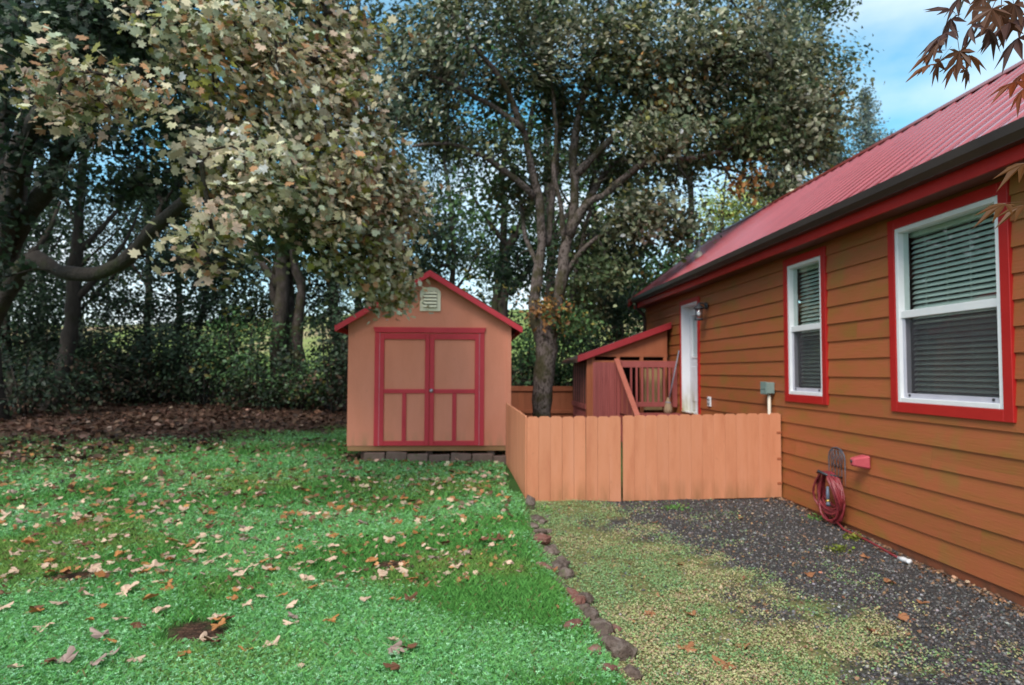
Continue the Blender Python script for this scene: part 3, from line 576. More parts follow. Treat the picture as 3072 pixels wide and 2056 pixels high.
# ------------------------------------------------------------------ porch and lean-to
porch = thing('porch', 'redwood stained porch with stair handrail and baluster railing at the white door', 'porch', (3.2, 11.5, .3)); LZ = .82
for i in range(7): part('deck_board', G().box(2.72, W - .03, 10.75 + i * .18, 10.75 + i * .18 + .174, LZ - .03, LZ), M_deck, porch)
part('rim_joist', G().box(2.74, W - .03, 10.76, 10.79, LZ - .2, LZ - .031), M_deck, porch)
for y in (10.85, 11.95): part('deck_post', G().box(2.75, 2.84, y, y + .09, .2, LZ - .032), M_deck, porch)
RY = 12.0
part('top_rail', G().box(2.76, W - .03, RY, RY + .04, 1.665, 1.785), M_deck, porch, .003)
part('bottom_rail', G().box(2.76, W - .03, RY, RY + .04, .93, 1.02), M_deck, porch, .003)
for i in range(8): part('baluster', G().box(2.93 + i * .104, 2.965 + i * .104, RY + .003, RY + .037, 1.021, 1.664), M_deck, porch)
part('end_board', G().box(3.72, W - .03, RY - .03, RY - .002, .93, 1.66), M_deck, porch)
part('newel_post', G().box(2.67, 2.755, RY - .03, RY + .055, .4, 1.80), M_deck, porch, .003)
for i in range(10): part('screen_board', G().box(2.24 + i * .043, 2.278 + i * .043, RY, RY + .02, .35, 1.76), M_deck, porch)
part('screen_backing', G().box(2.23, 2.67, RY + .022, RY + .03, .35, 1.74), M_deck, porch)
def slope_box(x0, x1, p, q, t):   # p,q = (y,z) of top edge; t thickness down
    return G().prism([p, q, (q[0], q[1] - t), (p[0], p[1] - t)], 'x', x0, x1)
part('handrail', slope_box(2.62, 2.71, (RY - .03, 1.83), (9.95, .58), .05), M_rail, porch, .004)
for i in range(15):
    y = RY - .10 - i * .125; zt = 1.83 + (y - RY) * (1.25 / 2.02) - .06
    part('stair_picket', G().box(2.72, 2.74, y - .062, y + .050, max(.25, zt - 1.0), zt - .02), M_rail if i % 3 == 1 else M_deck, porch)
part('stringer', slope_box(2.76, 2.80, (10.75, LZ - .04), (9.75, .25), .24), M_deck, porch)
for i in range(3): part('tread', G().box(2.81, 3.75, 10.45 - .28 * i, 10.74 - .28 * i, LZ - .19 * (i + 1) - .04, LZ - .19 * (i + 1)), M_deck, porch)

lean = thing('lean_to', 'red roofed wooden lean to against the far end of the house', 'lean to', (2.9, 13.2, .35)); LY0, LY1 = 12.36, 14.15
ls = (2.46 - 1.80) / (3.80 - 1.98); zl = lambda x: 1.80 + (x - 1.98) * ls
lr = part('roof', G().prism([(1.98, zl(1.98)), (3.79, zl(3.79)), (3.79, zl(3.79) + .03), (1.98, zl(1.98) + .03)], 'y', LY0 - .10, LY1 + .2), M_roof, lean)
part('fascia_board', G().prism([(1.98, zl(1.98) - .04), (3.79, zl(3.79) - .04), (3.79, zl(3.79) + .085), (1.98, zl(1.98) + .085)], 'y', LY0 - .125, LY0 - .101), M_lean, lr, .004)
part('eave_board', G().box(1.95, 1.978, LY0 - .12, LY1 + .2, 1.755, 1.80), M_dark, lr)
part('gable_panel', G().prism([(2.26, 1.872), (3.74, 1.872), (3.74, zl(3.74) - .06), (2.26, zl(2.26) - .003)], 'y', LY0, LY0 + .02), M_back, lean)
part('corner_post', G().box(2.17, 2.258, LY0 - .01, LY0 + .08, .25, zl(2.2) - .005), M_back, lean)
part('beam', G().box(2.26, 3.74, LY0 - .02, LY0 - .001, 1.872, 1.925), M_back, lean); part('sill_beam', G().box(2.26, 3.74, LY0 - .024, LY0 + .022, 1.74, 1.80), M_back, lean)
for x in (2.26, 2.74, 3.20, 3.66): part('stud', G().box(x, x + .07, LY0 - .018, LY0 + .018, .4, 1.871), M_back, lean)
part('plywood_panel', G().box(3.27, 3.655, LY0 + .05, LY0 + .065, .85, 1.655), M_ply, lean)
part('dark_backing', G().box(2.3, 3.7, LY1 - .05, LY1, .3, 2.0), M_dark, lean)
for i in range(12): part('side_board', G().box(2.18, 2.20, LY0 + .09 + i * .142, LY0 + .09 + i * .142 + .132, .95, 1.77), M_dark if i % 2 else M_deck, lean)
for i in range(12): part('side_slat', G().box(2.18, 2.20, LY0 + .09 + i * .142, LY0 + .09 + i * .142 + .09, .3, .86), M_deck, lean)
part('side_rail', G().box(2.155, 2.178, LY0 + .08, LY1, .86, .95), M_deck, lean)
broom = thing('broom', 'grey handled straw broom leaning against the house beside the door', 'broom', (3.60, 11.86, LZ))
part('handle', G().tube([(3.62, 11.86, LZ + .26), (3.795, 11.80, 1.98)], .013, 8), M_handle, broom)
part('bristles', G().lathe([(.085, 0), (.08, .08), (.055, .18), (.028, .26), (.016, .29)], (3.605, 11.87, LZ + .002), 'z', 10), M_straw, broom)
part('binding', G().tube([(3.605, 11.87, LZ + .19), (3.607, 11.87, LZ + .21)], .054, 10), M_handle, broom)

# ------------------------------------------------------------------ border rocks
def rock_mesh(seed, sx, sy, sz):
    bm = bmesh.new(); bmesh.ops.create_icosphere(bm, subdivisions=2, radius=1); r_ = random.Random(seed)
    ax = [Vector((r_.gauss(0, 1), r_.gauss(0, 1), r_.gauss(0, 1))).normalized() for _ in range(9)]; cut = [r_.uniform(.55, .9) for _ in ax]
    for v in bm.verts:
        for a_, c_ in zip(ax, cut):
            d_ = v.co.dot(a_)
            if d_ > c_: v.co -= a_ * (d_ - c_) * .9
        v.co += Vector((r_.gauss(0, .03), r_.gauss(0, .03), r_.gauss(0, .03))); v.co = Vector((v.co.x * sx, v.co.y * sy, v.co.z * sz))
    me = bpy.data.meshes.new('rock'); bm.to_mesh(me); bm.free(); return me
ROCKS = [  # display x, y of its foot, half sizes, red?, label
 (1213, 1168, .065, .06, .12, 0, 'upright brown rock against the foot of the fence corner'), (1226, 1196, .09, .08, .05, 0, None), (1222, 1212, .06, .07, .04, 0, None), (1243, 1203, .05, .05, .04, 0, None),
 (1236, 1228, .07, .06, .05, 0, None), (1256, 1222, .04, .04, .03, 0, None), (1240, 1252, .11, .08, .075, 1, 'broad domed rock in the border halfway along the weeds'), (1268, 1258, .05, .04, .03, 0, None), (1262, 1276, .085, .07, .06, 0, None),
 (1284, 1290, .05, .05, .03, 0, None), (1246, 1304, .09, .06, .03, 1, 'flat red rock sunk in the lawn edge'), (1282, 1312, .10, .08, .07, 0, 'wedge shaped brown rock with a dark shaded side'), (1297, 1328, .06, .08, .06, 0, None), (1298, 1300, .05, .04, .04, 0, None),
 (1290, 1352, .05, .05, .025, 0, None), (1302, 1368, .09, .07, .03, 1, None), (1318, 1392, .10, .07, .045, 1, 'knobbly red rock beside a grey rock'), (1341, 1388, .065, .06, .065, 0, 'grey brown rock beside the knobbly red rock'), (1336, 1408, .055, .05, .045, 0, None),
 (1352, 1426, .075, .06, .055, 0, None), (1316, 1446, .075, .05, .035, 1, None), (1376, 1456, .10, .08, .05, 0, 'low grey rock sprinkled with pale chickweed'), (1406, 1448, .055, .05, .02, 1, None), (1366, 1478, .06, .04, .025, 0, None),
 (1362, 1504, .05, .05, .04, 1, None), (1414, 1512, .115, .08, .095, 0, 'large peaked brown rock at the near end of the border'), (1390, 1552, .06, .05, .03, 1, None), (1448, 1556, .07, .06, .04, 0, None), (1252, 1186, .035, .03, .025, 0, None), (1330, 1428, .04, .035, .025, 1, None), (1218, 1234, .04, .04, .03, 0, None), (1275, 1338, .04, .035, .025, 0, None)]
def ground_hit(a, b):
    d = at(a, b, 1.0) - np.array([0, 0, CAMZ]); t = 2.0
    for _ in range(400):
        p = np.array([0, 0, CAMZ]) + d * t
        if p[2] <= hgt(p[0], p[1]): return p
        t += .03
    return p
rock_xy = []
for i, (a, b, sx, sy, sz, red, lab) in enumerate(ROCKS):
    p = ground_hit(a, b); sx, sy, sz = sx * 1.12, sy * 1.1, sz * 1.0; rock_xy.append((p[0], p[1], max(sx, sy)))
    o = link('border_rock', rock_mesh(i + 50, sx, sy, sz), M_rockr if red else M_rock, None, (p[0], p[1] + sy * .6, float(hgt(p[0], p[1])) + sz * .5)); o.rotation_euler = (0, 0, random.uniform(0, 6))
    if lab: prop(o, lab, 'rock')
    elif red: prop(o, 'small reddish stone half buried in the border row', 'rock', 'small red border stones')
    else: prop(o, 'small grey brown stone half buried in the border row', 'rock', 'small grey border stones')

# ------------------------------------------------------------------ leaf templates and scatter
def palmate(lobes, valley, n_mid=0):
    """Fan outline: (angle, length) lobes with valleys between; returns verts (first = centre) and triangles."""
    out = []
    for i, (a_, l_) in enumerate(lobes):
        out.append((a_, l_))
        if i < len(lobes) - 1: out.append(((a_ + lobes[i + 1][0]) / 2, valley * (l_ + lobes[i + 1][1]) / 2))
    v = [(0, 0, 0)] + [(l_ * math.sin(R(a_)), l_ * math.cos(R(a_)), 0) for a_, l_ in out]
    return np.array(v, float), np.array([(0, i, i + 1) for i in range(1, len(out))])
def bend(V, droop, fold):
    V = V.copy(); r2 = (V[:, :2] ** 2).sum(1); V[:, 2] = -droop * r2 + fold * np.abs(V[:, 0]); return V
T_oak = palmate([(-125, .45), (-70, .8), (-32, .95), (0, 1.05), (32, .95), (70, .8), (125, .45)], .70)
T_oak = (bend(T_oak[0] * .55, .35, .15), T_oak[1])
T_mid = (bend(np.array([(0, -.5, 0), (.34, -.1, 0), (.28, .3, 0), (0, .55, 0), (-.28, .3, 0), (-.34, -.1, 0)], float), .3, .2), np.array([(0, 1, 2), (0, 2, 3), (0, 3, 4), (0, 4, 5)]))
T_dia = (np.array([(0, -.5, 0), (.32, .05, .06), (0, .5, 0), (-.32, .05, .06)], float), np.array([(0, 1, 2), (0, 2, 3)]))
def frames(n, N):
    """Random rotations whose local z is along N (n,3)."""
    N = N / (np.linalg.norm(N, axis=1)[:, None] + 1e-9); h = rng.normal(size=(n, 3)); X = np.cross(h, N); X /= np.linalg.norm(X, axis=1)[:, None] + 1e-9
    return np.stack([X, np.cross(N, X), N], -1)
def scatter_mesh(name, tmpl, P, N, size, tint, frame=None):
    TV, TT = tmpl; n = len(P); Rm = frames(n, N) if frame is None else frame
    V = np.einsum('nij,kj->nki', Rm, TV) * np.asarray(size)[:, None, None] + P[:, None]
    F_ = (TT[None] + (np.arange(n) * len(TV))[:, None, None]).reshape(-1)
    return np_mesh(name, V.reshape(-1, 3), F_, 3, np.repeat(tint, len(TV), 0))
def pick(pal, n, jit=.18):
    pal = np.array(pal, float); w = pal[:, 3] / pal[:, 3].sum(); c = pal[rng.choice(len(pal), n, p=w), :3]
    return np.clip(c * np.exp(rng.normal(0, jit, (n, 1))) * np.exp(rng.normal(0, .05, (n, 3))), .003, .9)

# ------------------------------------------------------------------ trees
def polyline(ctrl, step=.22):
    """Smooth path through control points (x,y,z,r)."""
    C = np.array(ctrl, float); out = []
    for i in range(len(C) - 1):
        p0, p1, p2, p3 = C[max(i - 1, 0)], C[i], C[i + 1], C[min(i + 2, len(C) - 1)]
        m = max(2, int(np.linalg.norm(p2[:3] - p1[:3]) / step))
        for t in np.linspace(0, 1, m, endpoint=False):
            out.append(.5 * ((2 * p1) + (-p0 + p2) * t + (2 * p0 - 5 * p1 + 4 * p2 - p3) * t * t + (-p0 + 3 * p1 - 3 * p2 + p3) * t ** 3))
    out.append(C[-1]); return np.array(out)
def tree(name, label, base, stems, blobs, leaf, bark=None, group=None, tip=.006, per=26, sig=.22, kink=.10, cat='tree', seg=.35, droop=0., lm=None, twig=None, pexp=.47):
    """stems: list of control lists (x,y,z,r), the first is the trunk. blobs: (centre xyz, radii xyz, clusters, palette key, leaf size)."""
    bark = bark or M_bark
    root = thing(name, label, cat, tuple(base), group)
    pos = []; fixed = []; tg = G()
    for i, st in enumerate(stems):
        pl = polyline(st)
        wob = np.cumsum(rng.normal(0, .016, (len(pl), 3)), 0) * (pl[:, 3:4] < .14); pl[:, :3] += np.clip(wob, -.10, .10)
        pl[:, 3] *= 1 + rng.normal(0, .075, len(pl)); tg.tube(pl[:, :3], np.maximum(pl[:, 3], .008), 12 if i == 0 else 8)
        pos.append(pl[:, :3]); fixed.append(pl[:, 3])
    part('trunk', tg, bark, root)
    nodes = np.concatenate(pos); usable = nodes[:, 2] > base[2] + (nodes[:, 2].max() - base[2]) * .16
    nodes = nodes[usable]
    cl = []; ck = []; cs = []
    for (c, r_, n, key, ls_) in blobs:
        d = rng.normal(size=(n, 3)); d /= np.linalg.norm(d, axis=1)[:, None]; d *= (rng.random((n, 1)) ** .36)
        cl.append(np.array(c) + d * np.array(r_)); ck += [key] * n; cs += [ls_] * n
    cl = np.concatenate(cl); ck = np.array(ck); cs = np.array(cs)
    dist = np.array([np.min(np.linalg.norm(nodes - c, axis=1)) for c in cl]); order = np.argsort(dist)
    NP_ = np.zeros((len(nodes) + 24 * len(cl), 3)); NP_[:len(nodes)] = nodes; cnt = len(nodes)
    par = np.full(len(NP_), -1); tips = np.zeros(len(NP_)); paths = []; dirs = np.zeros((len(cl), 3))
    for ci in order:
        c = cl[ci]; dd = np.linalg.norm(NP_[:cnt] - c, axis=1) + .35 * np.maximum(0, NP_[:cnt, 2] - c[2]); j = int(np.argmin(dd)); p0 = NP_[j]; L_ = np.linalg.norm(c - p0)
        m = int(np.clip(L_ / seg, 2, 20)); t = np.linspace(0, 1, m + 1)[1:, None]
        q = p0 + (c - p0) * .5 + np.array([0, 0, .12 * L_]) + rng.normal(0, kink * L_, 3)
        path = (1 - t) ** 2 * p0 + 2 * t * (1 - t) * q + t ** 2 * c + rng.normal(0, kink * .18 * min(L_, 1), (m, 3)) * (t < 1)
        path[:, 2] -= droop * (t[:, 0] ** 2) * min(L_, 1)
        ids = np.arange(cnt, cnt + m); NP_[ids] = path; par[ids] = [j, *ids[:-1]]; tips[ids[-1]] = 1; cnt += m; paths.append((j, ids)); cl[ci] = path[-1]; dirs[ci] = path[-1] - path[-2]
    for i in range(cnt - 1, len(nodes) - 1, -1):
        if par[i] >= 0: tips[par[i]] += tips[i]
    rad = tip * np.maximum(tips, 1) ** pexp
    bg_ = G()
    for j, ids in paths:
        r1 = rad[ids]; r0_ = min(r1[0] * 1.15, max(rad[j], r1[0])); bg_.tube(np.vstack([NP_[j][None], NP_[ids]]), np.concatenate([[r0_], r1]), 5 if r1[0] > .012 else 4, False)
    part('branches', bg_, twig or bark, root)['kind'] = 'stuff'
    n = len(cl) * per; k_ = np.repeat(np.arange(len(cl)), per)
    back = rng.random((n, 1)) * .5
    P = cl[k_] - dirs[k_] * back * 1.5 + rng.normal(0, sig, (n, 3)) * np.array([1, 1, .75])
    outw = P - np.array([*base[:2], P[:, 2].mean()]); outw /= np.linalg.norm(outw, axis=1)[:, None] + 1e-6
    N = rng.normal(0, .42, (n, 3)) + rng.normal(0, .38, (len(cl), 3))[k_] + np.array([0, -.12, .6]) + outw * .5
    tint = np.zeros((n, 3)); bright = np.exp(rng.normal(.05, .36, len(cl)))
    for key in set(ck): 
        s_ = ck[k_] == key
        # leaves of one twig share a hue
        pal = np.array(PAL[key]); kk = rng.choice(len(pal), len(cl), p=pal[:, 3] / pal[:, 3].sum())[k_]; ind = rng.choice(len(pal), n, p=pal[:, 3] / pal[:, 3].sum()); ch = np.where(rng.random(n) < .6, kk, ind)
        tint[s_] = (pal[ch, :3] * np.exp(rng.normal(0, .16, (n, 1))) * bright[k_][:, None])[s_]
    size = cs[k_] * rng.uniform(.45, 1.25, n); ok = size > 0; P, N, size, tint = P[ok], N[ok], size[ok], tint[ok]
    me = scatter_mesh('crown', leaf, P - np.array(base), N, size, np.clip(tint, .003, .8))
    link('crown', me, lm or M_leaf, root)
    return root
PAL = dict(
    tan=[(.62, .54, .36, 4), (.47, .44, .26, 3), (.18, .18, .035, 2.2), (.36, .19, .09, 1.5), (.36, .41, .28, 2), (.54, .39, .28, 1.4), (.10, .12, .04, 1.6)],
    olive=[(.055, .085, .035, 4), (.095, .125, .05, 3), (.20, .22, .12, 2), (.15, .10, .035, .4)],
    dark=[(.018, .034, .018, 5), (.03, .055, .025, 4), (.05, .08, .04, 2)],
    sage=[(.13, .155, .085, 4), (.27, .28, .175, 3), (.48, .46, .33, 2.8), (.055, .085, .04, 3), (.15, .145, .04, 1.2), (.26, .14, .05, .25)],  # the dark green tone puts shadowed leaves into the colour mix
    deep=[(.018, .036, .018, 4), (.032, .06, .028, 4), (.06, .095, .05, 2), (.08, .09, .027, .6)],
    fresh=[(.05, .11, .035, 4), (.09, .17, .06, 3), (.03, .06, .02, 3), (.20, .17, .04, .5)],
    yellow=[(.34, .42, .12, 4), (.42, .44, .14, 2), (.22, .34, .12, 3), (.50, .38, .08, .8)],
    bare=[(.1, .1, .08, 1)],
    rust=[(.34, .16, .05, 4), (.40, .26, .08, 2), (.20, .09, .03, 2)],
    fir=[(.10, .14, .11, 4), (.14, .18, .15, 3), (.06, .09, .065, 2)],
    haze=[(.20, .25, .22, 4), (.26, .31, .28, 3), (.12, .16, .13, 2)],  # distance haze put into the needle colours
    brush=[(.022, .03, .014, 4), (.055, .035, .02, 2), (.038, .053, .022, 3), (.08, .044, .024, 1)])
def B_(a, b, y, ra, ry, rz, n, key, ls_): return (at(a, b, y), (ra, ry, rz), n, key, ls_)
def S_(*pts): return [(*at(a, b, y), r_) for a, b, y, r_ in pts]

# the oak whose boughs hang over the lawn at left; dark blobs paint its unlit part
b0 = (-8.3, 10.8, float(hgt(-8.3, 10.8)))
tree('oak_tree', 'big oak with tan turning lobed leaves hanging over the lawn and shed', b0,
     [[(*b0[:2], b0[2] - .15, .34), (-8.2, 10.9, .9, .26), (-7.85, 10.9, 2.1, .22), (-7.5, 10.8, 3.4, .20), (-7.2, 10.6, 4.8, .17), (-6.6, 10.2, 6.5, .13), (-6.0, 9.6, 8.5, .12)],
      [(-7.95, 10.9, 1.9, .13), *S_((60, 588, 10.3, .115), (130, 606, 9.9, .105), (200, 612, 9.5, .10), (260, 592, 9.1, .092), (310, 560, 8.8, .088), (360, 510, 8.4, .08), (420, 470, 8.0, .075), (500, 400, 7.7, .065), (640, 330, 7.3, .07), (780, 400, 7.5, .045), (880, 560, 7.8, .025))],
      [(-7.5, 10.8, 3.4, .14), *S_((180, 300, 9.2, .12), (330, 170, 7.8, .095), (500, 90, 6.8, .065), (680, 120, 6.8, .04))],
      [(-7.7, 10.85, 2.8, .13), *S_((60, 330, 9.3, .10), (120, 230, 7.2, .07), (230, 190, 5.8, .04))],
      [(-7.0, 10.6, 5.0, .13), (-5.4, 9.4, 6.2, .09), (-3.6, 8.2, 6.6, .05)]],
     [B_(620, 210, 6.6, .95, .7, .75, 60, 'tan', .115), B_(470, 90, 6.2, .75, .6, .50, 38, 'tan', .12), B_(690, 380, 7.0, .85, .6, .70, 60, 'tan', .11), B_(560, 400, 6.2, .55, .5, .50, 30, 'tan', .115),
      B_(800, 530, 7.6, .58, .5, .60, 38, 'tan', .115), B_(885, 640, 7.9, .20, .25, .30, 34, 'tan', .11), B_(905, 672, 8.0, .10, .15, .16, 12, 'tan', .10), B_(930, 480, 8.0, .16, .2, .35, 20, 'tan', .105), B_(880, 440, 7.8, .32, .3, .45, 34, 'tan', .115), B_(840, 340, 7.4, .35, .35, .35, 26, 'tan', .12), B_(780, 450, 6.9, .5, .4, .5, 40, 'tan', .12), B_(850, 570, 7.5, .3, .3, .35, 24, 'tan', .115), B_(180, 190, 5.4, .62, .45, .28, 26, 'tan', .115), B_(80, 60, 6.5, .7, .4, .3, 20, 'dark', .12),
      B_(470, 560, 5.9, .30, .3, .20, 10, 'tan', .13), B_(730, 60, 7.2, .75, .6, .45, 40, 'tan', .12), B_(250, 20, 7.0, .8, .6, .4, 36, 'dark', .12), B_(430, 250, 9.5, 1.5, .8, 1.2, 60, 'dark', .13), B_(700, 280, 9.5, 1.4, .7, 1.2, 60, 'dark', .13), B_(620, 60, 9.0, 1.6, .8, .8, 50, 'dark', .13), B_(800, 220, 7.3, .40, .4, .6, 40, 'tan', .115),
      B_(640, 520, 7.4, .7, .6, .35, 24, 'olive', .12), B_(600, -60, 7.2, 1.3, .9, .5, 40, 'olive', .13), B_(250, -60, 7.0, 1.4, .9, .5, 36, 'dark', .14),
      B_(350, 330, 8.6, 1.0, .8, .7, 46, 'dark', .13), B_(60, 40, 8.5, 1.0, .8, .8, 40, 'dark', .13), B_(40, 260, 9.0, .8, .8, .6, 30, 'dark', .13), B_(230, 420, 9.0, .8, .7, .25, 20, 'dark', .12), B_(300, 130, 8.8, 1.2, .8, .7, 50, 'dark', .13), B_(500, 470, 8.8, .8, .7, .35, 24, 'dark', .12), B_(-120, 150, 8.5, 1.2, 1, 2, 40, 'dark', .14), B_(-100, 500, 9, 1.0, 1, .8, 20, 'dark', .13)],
     T_oak, M_barkd, per=31, sig=.145, tip=.0065, kink=.10, droop=.12)

# the mossy oak between shed and house
b1 = (1.33, 12.5, float(hgt(1.33, 12.5)))
tree('oak_tree', 'tall lichen barked oak with forked trunk behind the low picket fence', b1,
     [[(*b1[:2], b1[2] - .15, .25), (1.32, 12.5, .8, .20), (1.36, 12.5, 1.5, .185), (1.42, 12.5, 2.0, .20), *S_((1246, 765, 12.5, .22), (1220, 700, 12.45, .11), (1234, 640, 12.4, .105), (1241, 560, 12.4, .095), (1236, 480, 12.3, .085), (1222, 380, 12.2, .07), (1196, 280, 12.0, .06), (1150, 180, 11.6, .05), (1080, 90, 11.0, .03))],
      S_((1258, 770, 12.5, .17), (1272, 705, 12.5, .115), (1281, 640, 12.45, .11), (1290, 560, 12.45, .10), (1312, 470, 12.4, .09), (1310, 350, 12.3, .08), (1340, 200, 12.0, .065), (1380, 60, 11.6, .06), (1400, -120, 11.2, .04)),
      S_((1275, 745, 12.6, .06), (1305, 680, 12.9, .055), (1318, 590, 13.1, .05), (1345, 480, 13.2, .045), (1365, 380, 13.2, .04), (1400, 240, 13.0, .03)),
      S_((1235, 620, 12.4, .05), (1205, 540, 12.6, .045), (1190, 450, 12.8, .04), (1150, 330, 12.8, .03), (1120, 220, 12.6, .02)),
      S_((1290, 560, 12.4, .05), (1282, 470, 12.2, .05), (1262, 390, 12.0, .045), (1272, 280, 11.9, .035), (1250, 160, 11.8, .025)),
      S_((1250, 560, 12.6, .07), (1262, 440, 12.7, .065), (1275, 330, 12.8, .055), (1290, 200, 12.8, .04)),
      S_((1300, 540, 12.4, .10), (1350, 455, 12.1, .075), (1390, 445, 11.9, .07), (1440, 405, 11.8, .065), (1500, 370, 11.6, .055), (1590, 365, 11.4, .04), (1680, 340, 11.3, .025)),
      S_((1318, 400, 12.3, .09), (1380, 330, 12.0, .08), (1460, 270, 11.6, .065), (1580, 180, 11.2, .05), (1700, 120, 10.9, .035)),
      S_((1330, 480, 12.4, .07), (1410, 370, 12.9, .06), (1540, 365, 13.2, .05), (1700, 400, 13.4, .03)),
      S_((1225, 450, 12.3, .07), (1130, 370, 12.0, .055), (1030, 330, 11.6, .04), (940, 330, 11.4, .025)),
      S_((1200, 300, 12.0, .06), (1080, 210, 11.7, .045), (960, 160, 11.3, .03)),
      S_((1285, 640, 12.5, .05), (1340, 560, 12.2, .045), (1420, 530, 11.8, .035), (1500, 560, 11.6, .02))],
     [B_(1000, 130, 11.6, 1.3, 1.0, .8, 70, 'sage', .105), B_(950, 260, 12.0, .9, .9, .55, 44, 'sage', .10), B_(1120, 30, 11.6, 1.4, 1.0, .7, 70, 'sage', .105), B_(1200, 190, 12.4, 1.1, .9, .5, 40, 'olive', .10), B_(1080, 330, 12.0, .9, .8, .25, 22, 'olive', .10),
      B_(1350, 110, 11.4, 1.4, 1.0, .8, 80, 'sage', .105), B_(1560, 130, 11.2, 1.4, 1.0, .9, 90, 'sage', .105), B_(1720, 130, 11.4, .9, .9, .9, 60, 'sage', .105), B_(1780, 260, 11.6, .9, .9, .75, 62, 'sage', .105), B_(1690, 320, 11.6, .9, .9, .38, 44, 'olive', .105), B_(1850, 330, 12.0, .5, .6, .55, 34, 'sage', .10),
      B_(1520, 310, 10.9, .7, .6, .28, 34, 'sage', .105), B_(1400, 240, 12.4, 1.2, .9, .5, 44, 'olive', .105), B_(1600, 240, 12.6, 1.2, .9, .5, 50, 'olive', .105), B_(1470, 490, 11.6, .62, .6, .34, 40, 'sage', .105), B_(1560, 520, 11.9, .4, .4, .25, 14, 'sage', .10), B_(1380, 620, 12.2, .4, .4, .45, 16, 'olive', .10), B_(1790, 430, 11.6, .45, .5, .28, 18, 'sage', .10),
      B_(1330, 330, 13.0, 1.3, .8, .8, 50, 'olive', .095), B_(1500, 410, 13.2, 1.2, .8, .5, 44, 'olive', .095), B_(1420, 560, 14.2, .8, .6, .6, 36, 'deep', .095), B_(1330, 680, 13.2, .5, .5, .6, 22, 'olive', .09), B_(1180, 430, 13.0, .6, .6, .6, 24, 'olive', .095), B_(1340, 590, 13.4, .6, .5, .6, 26, 'olive', .095), B_(1400, 690, 15.6, .6, .5, .5, 30, 'deep', .10), B_(1180, 600, 13.8, .5, .5, .6, 18, 'deep', .095), B_(1925, 140, 12.2, .28, .3, .10, 7, 'olive', .09), B_(1890, 20, 12.2, .35, .3, .22, 12, 'olive', .09), B_(1870, 220, 11.8, .5, .7, .6, 34, 'sage', .10), B_(1800, 120, 11.8, .6, .8, .8, 44, 'sage', .105), B_(1300, -120, 11.4, 2.6, 1.4, .9, 70, 'sage', .11), B_(1640, -60, 11.4, 1.4, 1.2, .7, 46, 'sage', .11), B_(1250, 715, 12.3, .26, .2, .10, 6, 'rust', .09), B_(1310, 730, 12.3, .25, .25, .15, 8, 'fresh', .09), B_(1720, 415, 11.6, .15, .2, .12, 3, 'rust', .10), B_(1545, 225, 11.2, .2, .2, .15, 3, 'rust', .10), B_(1300, 380, 12.2, 1.2, .8, 1.0, 60, 'bare', 0.), B_(1520, 400, 11.8, 1.3, .8, .7, 60, 'bare', 0.), B_(1090, 300, 11.8, 1.0, .8, .7, 36, 'bare', 0.), B_(1420, 620, 12.2, .6, .5, .7, 36, 'bare', 0.)],
     T_mid, twig=M_twig, per=50, sig=.21, tip=.0066, kink=.15, seg=.26, droop=.05, pexp=.42)

def simple_tree(name, label, a, y, rad, top_b, crown, leaf_key, group=None, lean=0., per=34, sig=.42, ls_=.17, bark=None, twin=0, tmpl=None, cat='tree'):
    p = at(a, 850, y); x = p[0]; gz = float(hgt(x, y)); topz = at(a, top_b, y)[2]
    H = topz - gz; rr = random.Random(int(a * 7 + y)); stems = []
    for i in range(twin + 1):
        s = 0 if i == 0 else (-1) ** i * (.45 + .35 * i); q = []; jx = jy = 0.
        for t in (-.02, .08, .18, .3, .42, .56, .72, .9, 1.0):
            jx += rr.gauss(0, .16) * (t > 0); jy += rr.gauss(0, .12) * (t > 0)
            q.append((x + s * (.12 + t) + lean * t + jx, y + .1 * i + jy, gz + H * t, rad * (1.0 - .12 * i) * (1.3 if t < 0 else 1.05 - .85 * t)))
        stems.append(q)
        if i == 0:
            for f in (3, 4):
                b_ = q[f]; d_ = rr.choice((-1, 1)); stems.append([(b_[0], b_[1], b_[2], b_[3] * .6), (b_[0] + d_ * .5, b_[1], b_[2] + H * .06, b_[3] * .5), (b_[0] + d_ * 1.1, b_[1] + .2, b_[2] + H * .16, b_[3] * .3), (b_[0] + d_ * 1.5, b_[1] + .3, b_[2] + H * .28, b_[3] * .15)])
    return tree(name, label, (x, y, gz), stems, [B_(*c[:2], y + c[2], *c[3:6], c[6], c[7] if len(c) > 7 else leaf_key, ls_) for c in crown], tmpl or T_dia, bark or M_barkd, group, per=per, sig=sig, tip=.010, kink=.12, seg=.6, cat=cat)

